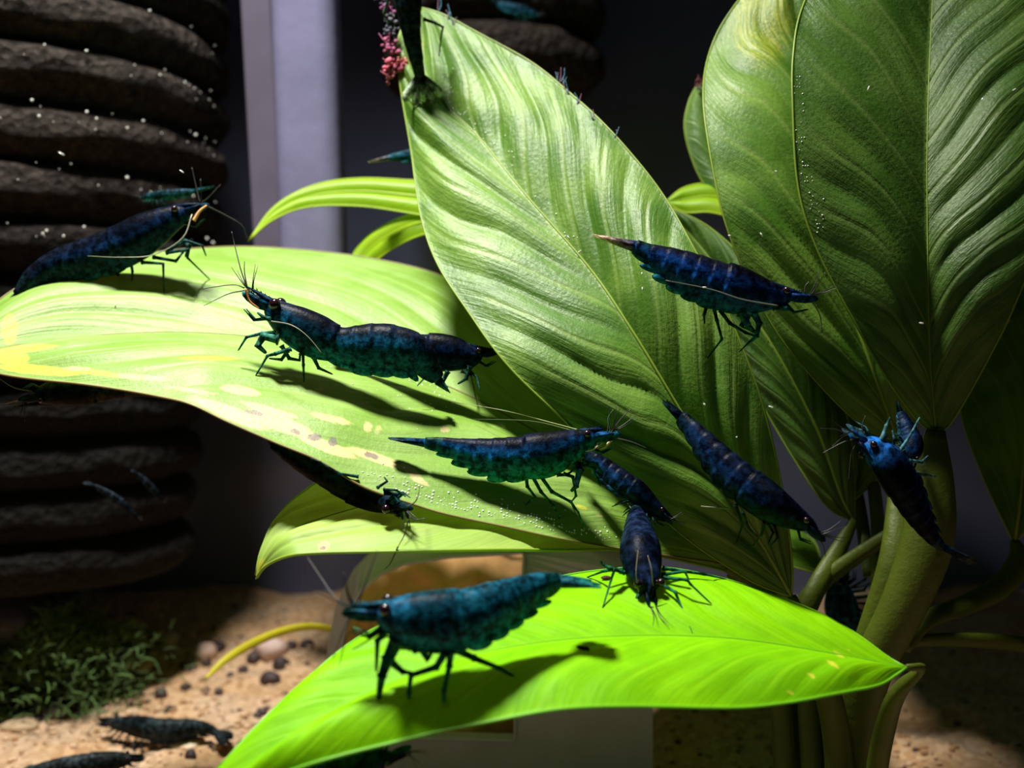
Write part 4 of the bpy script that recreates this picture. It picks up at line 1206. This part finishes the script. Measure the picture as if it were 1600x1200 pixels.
# 9: the large near shrimp on D
d9 = dep('D', 690, 1075) - 0.08
shrimp([(590, 960, d9, 17), (612, 963, d9, 29), (645, 968, d9 + .02, 42), (688, 971, d9 + .05, 49), (725, 966, d9 + .1, 48), (765, 951, d9 + .18, 43), (805, 934, d9 + .3, 35), (842, 918, d9 + .42, 25), (872, 908, d9 + .52, 15)], (932, 908, d9 + .7), (-0.1, 1, 0.15),
       'largest shrimp, soft teal with a dark red eye, at the corner of the lime leaf', dors=(0.005, 0.06, 0.10), side=(0.005, 0.10, 0.15), vent=(0.010, 0.32, 0.18), legc=(0.010, 0.16, 0.07), tailc=(0.02, 0.2, 0.12), rostrum=(545, 946, d9), autolegs=False, eyer=0.36, legr=1.4, face=(0.01, 0.10, 0.20),
       legs=[[(602, 990, d9), (590, 1000, d9), (588, 1050, d9)], {'p': [(620, 1000, d9), (606, 1030, d9), (597, 1055, d9), (591, 1094, d9)], 'r': 1.9}, [(695, 1020, d9), (682, 1042, d9), (642, 1055, d9), (639, 1080, d9), (637, 1137, d9)], [(704, 1018, d9), (702, 1040, d9), (694, 1078, d9), (692, 1146, d9)],
             [(712, 1015, d9 + .1), (740, 1028, d9 + .15), (780, 1044, d9 + .2), D_(804, 1058)], [(612, 1035, d9 + .05), (630, 1050, d9 + .05), (648, 1052, d9)], {'p': [(620, 998, d9), (650, 1012, d9), (690, 1018, d9)], 'r': 1.8}, [(640, 1010, d9 + .1), (615, 1010, d9 + .1), (600, 1030, d9 + .1)], [(660, 1015, d9), (668, 1030, d9), (676, 1018, d9)]],
       antennae=[[(550, 945, d9), (525, 935, d9), (480, 870, d9 + .3)], [(555, 950, d9), (535, 990, d9), (520, 1030, d9)], {'p': [(575, 985, d9), (545, 990, d9), (530, 1040, d9)], 'c': (0.3, 0.28, 0.1)}, [(560, 940, d9), (575, 900, d9), (590, 860, d9)],
                 {'p': [(600, 985, d9), (560, 1010, d9), (550, 1015, d9)], 'c': (0.35, 0.3, 0.1)}])

# 10: upside down under the near margin of B
d10 = 10.55
shrimp([(622, 790, d10 - .32, 11), (602, 784, d10 - .18, 18), (576, 773, d10 + .04, 24), (545, 757, d10 + .06, 27), (515, 738, d10 + .02, 27), (482, 722, d10 + .05, 23), (452, 706, d10 + .1, 17), (428, 692, d10 + .15, 11)], (400, 672, d10 + .2), (-0.3, -1, 0.1),
       'black shrimp hanging upside down beneath the margin of the spread leaf', dors=(0.008, 0.006, 0.006), side=(0.004, 0.010, 0.016), vent=(0.005, 0.03, 0.04), legc=(0.012, 0.05, 0.05), rostrum=(625, 808, d10 - .32), autolegs=False, pleo=False, eyer=0.5,
       legs=[[(600, 765, d10 - .32), (620, 766, d10 - .38), (634, 776, d10 - .38)], [(590, 762, d10 - .32), (605, 752, d10 - .38), (600, 745, d10 - .38)], [(560, 745, d10 - .2), (530, 740, d10 - .25), (500, 722, d10 - .3), (485, 716, d10 - .3)], {'p': [(600, 770, d10 - .32), (622, 772, d10 - .32), (632, 770, d10 - .32)], 'r': 1.6}, {'p': [(610, 775, d10 - .32), (630, 790, d10 - .32), (638, 810, d10 - .32)], 'r': 2.2, 'c': (0.01, 0.06, 0.07)}, {'p': [(612, 782, d10 - .32), (626, 800, d10 - .32), (630, 812, d10 - .32)], 'r': 2.0, 'c': (0.01, 0.07, 0.09)}],
       antennae=[[(638, 812, d10 - .6), (632, 835, d10 - .6), (622, 854, d10 - .6)], [(640, 808, d10 - .6), (650, 812, d10 - .6), (664, 810, d10 - .6)], [(636, 792, d10 - .6), (648, 785, d10 - .6), (653, 775, d10 - .6), (656, 760, d10 - .32)], [(622, 854, d10 - .6), (610, 880, d10 - .6), (600, 890, d10 - .6)]])
# 11: upside down under B by the sponge
d11 = 11.0
shrimp([(58, 620, d11, 12), (82, 614, d11, 20), (115, 610, d11, 25), (150, 606, d11, 25), (185, 604, d11, 20), (220, 606, d11, 15), (255, 613, d11, 11), (280, 620, d11, 8)], (318, 634, d11), (0.05, -1, 0.1),
       'shadowy shrimp upside down under the curled end of the spread leaf', dors=(0.02, 0.015, 0.014), side=(0.008, 0.016, 0.018), vent=(0.005, 0.03, 0.03), legc=(0.03, 0.08, 0.07), rostrum=(20, 636, d11), autolegs=False, pleo=False,
       antennae=[[(50, 612, d11), (20, 605, d11), (-10, 585, d11)], [(50, 625, d11), (20, 632, d11), (-10, 634, d11)], {'p': [(45, 622, d11), (20, 628, d11), (5, 632, d11)], 'c': (0.5, 0.3, 0.15)}])
# 12: in the notch between A and B
d12 = 10.8
shrimp([(1034, 803, d12, 8), (1018, 790, d12, 14), (995, 770, d12 + .02, 19), (970, 752, d12 + .05, 20), (948, 735, d12 + .1, 18), (930, 720, d12 + .12, 14), (916, 708, d12 + .15, 9)], (898, 692, d12 + .2), (0.6, 0.8, 0.1),
       'black shrimp tucked in the notch where the central and spread leaves meet', **NAVY, autolegs=True, leglen=0.8, antennae=[])
# 13: only the tail shows behind A
d13 = 14.3
shrimp([(790, 215, d13, 10), (765, 218, d13, 17), (735, 222, d13, 21), (705, 228, d13, 20), (675, 236, d13, 16), (650, 241, d13, 12), (628, 244, d13, 8), (612, 246, d13, 6)], (575, 253, d13), (0.1, 1, 0.1),
       'shrimp hidden behind the central leaf, just its pale forked tail showing', dors=(0.01, 0.04, 0.07), side=(0.01, 0.06, 0.10), tailc=(0.55, 0.42, 0.36), fan=0.5, antennae=[])


# on the sand
def sp(px, py, z):
    q = Pz(px, py, z)
    return (px, py, float((q - CAM) @ FW))


def sand_shrimp(pl, tail, label, z=0.32, **kw):
    return shrimp([(*sp(x, y, z), r) for x, y, r in pl], sp(*tail, 0.2), (0.0, 1, 0.35), label, **kw)


sand_shrimp([(172, 1130, 9), (192, 1132, 13), (216, 1136, 18), (245, 1140, 20), (275, 1140, 19), (302, 1137, 15), (322, 1138, 11), (336, 1143, 8)], (362, 1158), 'dark slate shrimp walking on the sunlit sand', leglen=0.9,
            dors=(0.02, 0.03, 0.035), side=(0.016, 0.026, 0.032), vent=(0.012, 0.02, 0.025), legc=(0.02, 0.03, 0.03), antennae=[[sp(160, 1128, .4), sp(140, 1140, .3), sp(150, 1160, .2)]])
sand_shrimp([(205, 1186, 8), (185, 1188, 14), (158, 1192, 18), (128, 1195, 19), (98, 1198, 17), (72, 1201, 13), (50, 1204, 9)], (20, 1210), 'dark shrimp on the sand cut off by the bottom of the picture', leglen=0.8,
            dors=(0.03, 0.04, 0.045), side=(0.02, 0.03, 0.035), vent=(0.015, 0.02, 0.025), antennae=[])
# 16: out of focus behind the stems
shrimp([(1316, 905, 13.6, 10), (1312, 922, 13.6, 19), (1314, 945, 13.6, 26), (1320, 970, 13.6, 26), (1328, 995, 13.7, 21), (1338, 1018, 13.7, 14), (1346, 1035, 13.8, 9)], (1358, 1065, 13.9), (-1, 0.2, 0.2),
       'blurred dim teal shrimp behind the plant stems', dors=(0.01, 0.04, 0.06), side=(0.01, 0.05, 0.07), antennae=[{'p': [(1310, 900, 13.4), (1250, 885, 12.6), (1200, 880, 12.0)], 'c': (0.1, 0.12, 0.05)}])
# 21: clinging under the lime leaf
shrimp([(612, 1180, 8.75, 9), (590, 1188, 8.75, 18), (560, 1200, 8.75, 27), (525, 1214, 8.75, 30), (485, 1232, 8.75, 28), (450, 1250, 8.8, 20), (420, 1268, 8.8, 12)], (380, 1290, 8.8), (-0.2, -1, 0.1),
       'dark teal shrimp in the shade beneath the lime leaf', dors=(0.004, 0.012, 0.02), side=(0.004, 0.02, 0.03), vent=(0.005, 0.04, 0.04), antennae=[], leglen=0.7)
# small ones further back; the first two model faint reflections as solid shrimps
SM = dict(dors=(0.008, 0.012, 0.022), side=(0.008, 0.014, 0.024), vent=(0.01, 0.016, 0.02), legc=(0.01, 0.014, 0.016), lod=0, kids=True, antennae=[])
shrimp([(212, 806, 14.2, 3), (203, 797, 14.2, 5), (190, 785, 14.2, 6.5), (175, 774, 14.2, 6), (160, 765, 14.2, 4.5), (148, 759, 14.2, 3)], (130, 752, 14.2), (0.6, 0.8, 0.1), 'faint slender shrimp reflection, modelled as a body, before the sponge filter', **SM, leglen=0.8)
shrimp([(252, 780, 14.3, 2.5), (243, 768, 14.3, 5), (233, 757, 14.3, 5.5), (224, 748, 14.3, 4.5), (216, 741, 14.3, 3)], (205, 733, 14.3), (0.7, 0.7, 0.1), 'tiny faint shrimp reflection, modelled as a body, just above the slender one', **SM, leglen=0.6)
shrimp([(226, 308, 14.0, 4), (243, 306, 14.0, 7), (262, 304, 14.0, 8), (283, 302, 14.0, 7), (300, 300, 14.0, 5)], (334, 291, 14.0), (0.1, 1, 0.1), 'faint blurred shrimp swimming above the head of the climbing navy shrimp', dors=(0.01, 0.04, 0.06), side=(0.01, 0.06, 0.08), tailc=(0.03, 0.16, 0.2), antennae=[], lod=0, fan=0.3)
shrimp([(835, 22, 18.0, 4), (822, 18, 18.0, 8), (806, 14, 18.0, 9), (790, 10, 18.0, 8), (776, 5, 18.0, 5)], (760, -4, 18.0), (0.1, 1, 0.1), 'tiny far shrimp swimming before the smaller sponge filter', dors=(0.01, 0.04, 0.07), side=(0.01, 0.06, 0.1), antennae=[], lod=0)

# ------------------------------------------------------------------ pink and grey growth on the tip of A
M_ALGAE = simple('algae_growth', (1, 1, 1), 0.7, 9, 0.3, 0.5, 30, usecol=True, trans=0.3)


def tufts(name, label, category, cl, seed, n=26, filaments=3):
    r = random.Random(seed)
    mb = MB()
    for (px, py, d, rad, col) in cl:
        c = P(px, py, d)
        R = rad * d / F
        for i in range(n):
            o = np.array([r.gauss(0, .45), r.gauss(0, .35), r.gauss(0, .45)]) * R
            s = R * r.uniform(0.16, 0.38)
            k = r.uniform(0.6, 1.3)
            mb.blob(c + o, (s, r.uniform(-.3, .3) * s, 0), (0, s * r.uniform(.5, 1), 0.2 * s), (0.1 * s, 0, s * r.uniform(.6, 1.1)), 6, 4, col=tuple(x * k for x in col))
        for i in range(filaments):
            a = np.array([r.gauss(0, 1), r.gauss(0, .5), r.gauss(0, 1)]) * R * 0.8
            mb.tube([c, c + a * 0.8, c + a * 1.5 + np.array([0, 0, R * 0.3])], [0.012, 0.01, 0.003], 4, col=col, smooth=6)
    o = mb.obj(name, M_ALGAE, label=label, category=category, kind='stuff')
    return o


dA = dep('A', 628, 90) - 0.05
tufts('algae_tuft', 'pink and red algae tuft with grey shreds on the tip of the central leaf', 'algae',
      [(617, 100, dA, 15, (0.62, 0.12, 0.20)), (628, 96, dA, 9, (0.65, 0.20, 0.16)), (608, 118, dA, 10, (0.55, 0.14, 0.18)), (609, 72, dA, 12, (0.42, 0.10, 0.22)), (606, 14, dA, 10, (0.42, 0.10, 0.30)), (603, 8, dA, 8, (0.20, 0.18, 0.26)), (609, 28, dA, 10, (0.16, 0.15, 0.20)),
       (612, 48, dA, 9, (0.10, 0.10, 0.14)), (604, 50, dA, 6, (0.2, 0.2, 0.26)), (601, -8, dA, 9, (0.2, 0.16, 0.24))], 5)
dG = 14.5
tufts('algae_tuft', 'small dark red algae speck on the pale sliver of leaf behind', 'algae', [(1092, 128, dG, 8, (0.20, 0.05, 0.06))], 6, n=12)
mb = MB()
r = random.Random(3)
for (px, py, l) in ((884, 130, 14), (888, 138, 12), (903, 152, 10), (926, 178, 9), (700, 20, 18), (683, 8, 20), (708, 30, 12), (870, 118, 12), (875, 120, 16), (960, 205, 8)):
    d = dep('A', px, py + 10)
    c = on('A', px, py + 10)
    for k in range(2):
        e = P(px + r.uniform(-8, 8), py - l * r.uniform(0.2, 1), d)
        mb.tube([c, 0.5 * (c + e) + np.array([r.uniform(-.03, .03), 0, 0]), e], [0.007, 0.006, 0.002], 4, col=(0.10, 0.30, 0.45) if k % 2 else (0.3, 0.16, 0.25), smooth=6)
mb.obj('algae_hairs', M_ALGAE, kind='stuff', label='blue and violet algae hairs along the upper margin of the central leaf', category='algae')

# debris on D
mb = MB()
c = on('D', 910, 1017, 0.02)
mb.blob(c, (0.06, 0.02, -0.02), (-0.01, 0.025, 0), (0, 0, 0.02), 8, 5, col=(0.08, 0.035, 0.015))
mb.blob(c + np.array([0.03, -0.01, 0.0]), (0.025, 0.01, -0.01), (-0.01, 0.02, 0), (0, 0, 0.02), 7, 5, col=(0.05, 0.02, 0.01))
mb.obj('plant_debris', M_ALGAE, label='brown crumb of plant debris lying on the lime leaf', category='debris')
mb = MB()
c = on('D', 944, 906, 0.02)
mb.blob(c, (0.05, 0, 0.0), (0, 0.03, 0), (0, 0, 0.02), 8, 5, col=(0.10, 0.03, 0.02))
mb.obj('plant_debris', M_ALGAE, label='dark red crumb beside the foot of the camera-facing shrimp', category='debris')

# pearling dots on the near margin of B and elsewhere
mb = MB()
r = random.Random(12)


def dots(key, pts, spread, n, s0, s1):
    for i in range(n):
        k = r.randrange(len(pts) - 1)
        f_ = r.random()
        px = pts[k][0] * (1 - f_) + pts[k + 1][0] * f_
        py = pts[k][1] * (1 - f_) + pts[k + 1][1] * f_ - abs(r.gauss(0, spread))
        c = on(key, px + r.gauss(0, spread * .4), py)
        s = r.uniform(s0, s1)
        mb.blob(c, (s, 0, 0), (0, s, 0), (0, 0, s), 6, 4)


dots('B', [(560, 745), (640, 775), (720, 800), (800, 815), (880, 832), (960, 850)], 13, 170, 0.006, 0.013)
dots('B', [(480, 570), (700, 680)], 60, 60, 0.005, 0.010)
dots('B', [(640, 600), (700, 640)], 25, 30, 0.005, 0.010)
dots('B', [(300, 500), (430, 520)], 20, 60, 0.005, 0.010)
dots('A', [(690, 160), (760, 230), (830, 320), (900, 400)], 20, 50, 0.006, 0.012)
dots('E', [(1244, 120), (1250, 250), (1290, 400)], 14, 50, 0.005, 0.010)
mb.obj('air_bubbles', M_BUBBLE, kind='stuff', label='pin-head air bubbles pearling on the leaves', category='bubbles')
# specks drifting in the water
mb = MB()
for (px, py, a, l, d) in ((889, 372, 60, 9, 10.2), (1190, 367, 60, 8, 10.2), (1140, 368, 0, 5, 10.2), (1101, 449, 5, 7, 9.9), (1101, 632, 50, 5, 9.9), (1205, 636, 20, 9, 9.9), (284, 268, 35, 9, 10), (1440, 505, 10, 8, 9.8), (1003, 428, 90, 5, 10.3),
                          (1004, 452, 80, 7, 10.3), (1357, 138, 110, 9, 10.2), (1151, 683, 0, 3, 10), (1213, 268, 30, 5, 10.3), (1585, 140, 150, 8, 10.4), (1535, 155, 120, 6, 10.4), (96, 240, 30, 12, 14)):
    c = P(px, py, d)
    v = (math.cos(math.radians(a)) * R_ - math.sin(math.radians(a)) * UP) * l * 0.5 * d / F
    s = 0.007
    mb.blob(c, v, FW * s, np.cross(norm(v), FW) * s, 6, 5)
mb.obj('drifting_specks', M_BUBBLE, kind='stuff', label='white specks drifting in the water', category='specks')

# ------------------------------------------------------------------ moss, pebbles, grains
M_MOSS = simple('moss', (1, 1, 1), 0.7, 6, 0.3, usecol=True, trans=0.3)
mb = MB()
r = random.Random(8)
mc = Pz(95, 1100, 0)
for i in range(5000):
    th = r.uniform(0, 2 * PI)
    rr = abs(r.gauss(0, 0.55))
    bx = mc[0] + math.cos(th) * rr * 1.3 - 0.1
    by = mc[1] + 0.2 + math.sin(th) * rr * 1.1
    hmax = 1.35 * math.exp(-((bx - mc[0] - 0.5 * math.sin(bx * 3)) / 1.5) ** 2) + 0.25
    z0 = r.uniform(0, hmax)
    d = np.array([r.gauss(0, .6), r.gauss(0, .6), r.uniform(-.1, 1)]) * 0.11
    p0 = np.array([bx, by, z0])
    k = r.uniform(0.5, 1.5)
    col = (0.09 * k, 0.17 * k, 0.04 * k)
    p1 = p0 + d + np.array([0, 0, r.uniform(-.03, .03)])
    p2 = p1 + d * 0.8 + np.array([r.uniform(-.05, .05), 0, -0.04])
    mb.tube([p0, p1, p2], [0.012, 0.015, 0.004], 3, col=col, cap=False)
mb.obj('moss_clump', M_MOSS, kind='stuff', label='dark green feathery moss clump growing on the sand under the sponge filter', category='moss')

M_PEB = simple('pebble', (1, 1, 1), 0.55, 5, 0.35, 0.4, 12, usecol=True)
M_ROCK = simple('stone_pale', (1, 1, 1), 0.75, 3, 0.35, 0.6, 8, usecol=True)


def stone(name, px, py, sx, sz, col, label, cat, mat, seed, group=None):
    r_ = random.Random(seed)
    c = Pz(px, py, 0.0)
    d = float((c - CAM) @ FW)
    a, h = sx * d / F, sz * d / F
    mb = MB()
    vs0 = len(mb.v)
    mb.blob((0, 0, 0), (a, 0, 0), (0, a * r_.uniform(.7, 1.1), 0), (0, 0, h), 14, 9, col=col)
    for k in range(vs0, len(mb.v)):
        v = Vector(mb.v[k])
        nn = 1 + 0.28 * mnoise.noise(v * (1.3 / max(a, 1e-3)) + Vector((seed * 3.1, 0, 0)))
        mb.v[k] = tuple(v * nn)
    o = mb.obj(name, mat, label=label, category=cat)
    if group:
        o['group'] = group
    o.location = (c[0], c[1], sandz(c[0], c[1]) + h * 0.45)
    return o


dark = [(252, 1092, 11, 10), (289, 1080, 7, 6), (294, 1078, 6, 6), (323, 1083, 7, 6), (342, 1090, 7, 6), (118, 1110, 9, 8), (410, 1115, 9, 8), (402, 1120, 7, 6), (290, 1044, 9, 8), (300, 1050, 6, 5), (265, 1114, 7, 6), (298, 1190, 9, 9), (172, 1064, 10, 9), (152, 1095, 5, 4), (380, 1040, 8, 7),
        (422, 1062, 16, 12), (440, 1045, 14, 12), (395, 1032, 12, 10), (340, 1015, 12, 8), (322, 1040, 8, 7), (206, 1010, 9, 8), (230, 1018, 8, 7), (360, 1050, 6, 5), (60, 1128, 7, 5), (330, 1175, 5, 4), (455, 1020, 10, 9), (480, 1015, 12, 10), (1430, 1184, 5, 4), (1406, 1150, 5, 4), (1425, 1165, 4, 3)]
for i, (px, py, a, h) in enumerate(dark):
    stone('dark_pebble', px, py, a, h, (0.035, 0.018, 0.020), 'small rounded dark pebble on the sand', 'pebble', M_PEB, i + 1, 'dark pebbles scattered on the sand')
for i, (px, py, a, h, col, lab) in enumerate([(85, 1118, 22, 14, (0.07, 0.045, 0.035), 'lumpy brown stone on the sand before the moss'), (50, 1105, 14, 40, (0.03, 0.022, 0.025), 'dark upright stone below the moss'),
                                              (265, 1000, 17, 12, (0.55, 0.42, 0.33), 'pale stone farthest back beside the moss'), (318, 1022, 22, 15, (0.60, 0.42, 0.34), 'pinkish pale stone behind the yellow runner'),
                                              (212, 1045, 26, 16, (0.58, 0.40, 0.26), 'sand-coloured stone touching the moss'), (425, 1030, 24, 20, (0.55, 0.40, 0.36), 'pale rose stone beside the shelter'), (12, 1040, 26, 16, (0.35, 0.16, 0.09), 'rusty brown stone half behind the moss'),
                                              (30, 1140, 30, 10, (0.45, 0.32, 0.2), 'low tan stone in front of the dark upright one'), (290, 1168, 24, 7, (0.62, 0.50, 0.38), 'flat cream stone below the slate shrimp')]):
    stone('stone', px, py, a, h, col, lab, 'stone', M_ROCK, 50 + i)
# rusty stone seen through the shelter's opening
mb = MB()
nx_, ny_ = 60, 24
vs = []
for j in range(ny_ + 1):
    for i in range(nx_ + 1):
        a_, b_ = i / nx_ * 2 - 1, j / ny_
        x = -0.85 + 1.9 * a_
        z = 2.95 * math.sin(b_ * PI / 2) * (1 - abs(a_) ** 6 * 0.9)
        y = 15.4 - 0.8 * math.cos(b_ * PI / 2) * math.sqrt(max(0, 1 - a_ * a_)) + 0.0
        q = Vector((x * 1.4, z * 1.4, 3))
        y += 0.35 * mnoise.noise(q) + 0.12 * mnoise.noise(q * 3)
        vs.append((x, y, z + 0.15 * mnoise.noise(q * 1.5)))
back = [(v[0], 16.9, v[2] * 0.9) for v in vs]
nn_ = len(vs)
fs = [(j * (nx_ + 1) + i, j * (nx_ + 1) + i + 1, (j + 1) * (nx_ + 1) + i + 1, (j + 1) * (nx_ + 1) + i) for j in range(ny_) for i in range(nx_)]
f2 = [tuple(nn_ + q for q in f)[::-1] for f in fs]
top = [(ny_ * (nx_ + 1) + i, ny_ * (nx_ + 1) + i + 1, nn_ + ny_ * (nx_ + 1) + i + 1, nn_ + ny_ * (nx_ + 1) + i) for i in range(nx_)]
sd = []
for j in range(ny_):
    for e_ in (0, nx_):
        a_, b_ = j * (nx_ + 1) + e_, (j + 1) * (nx_ + 1) + e_
        sd.append((a_, b_, nn_ + b_, nn_ + a_))
mb.add(vs + back, fs + f2 + top + sd, (0.85, 0.45, 0.18))
mb.obj('stone', M_ROCK, label='rusty orange stone seen through the opening of the grey shelter', category='stone')
# grains
mb = MB()
r = random.Random(21)
for i in range(5200):
    x, y = r.uniform(-9, 6), r.uniform(13, 22.5)
    if i % 9 == 0:
        x = r.uniform(3, 8)
    s = r.choice((0.02, 0.03, 0.03, 0.045, 0.06)) * r.uniform(.7, 1.3)
    k = r.random()
    col = (0.60, 0.40, 0.25) if k < 0.6 else (0.38, 0.21, 0.10) if k < 0.85 else (0.09, 0.05, 0.04)
    mb.blob((x, y, sandz(x, y) + s * 0.3), (s, 0, 0), (0, s * r.uniform(.6, 1), 0), (0, 0, s * .7), 5, 3, col=col)
mb.obj('sand_grains', M_ROCK, smooth=False, kind='stuff', label='loose coarse grains on the sand bed', category='sand')
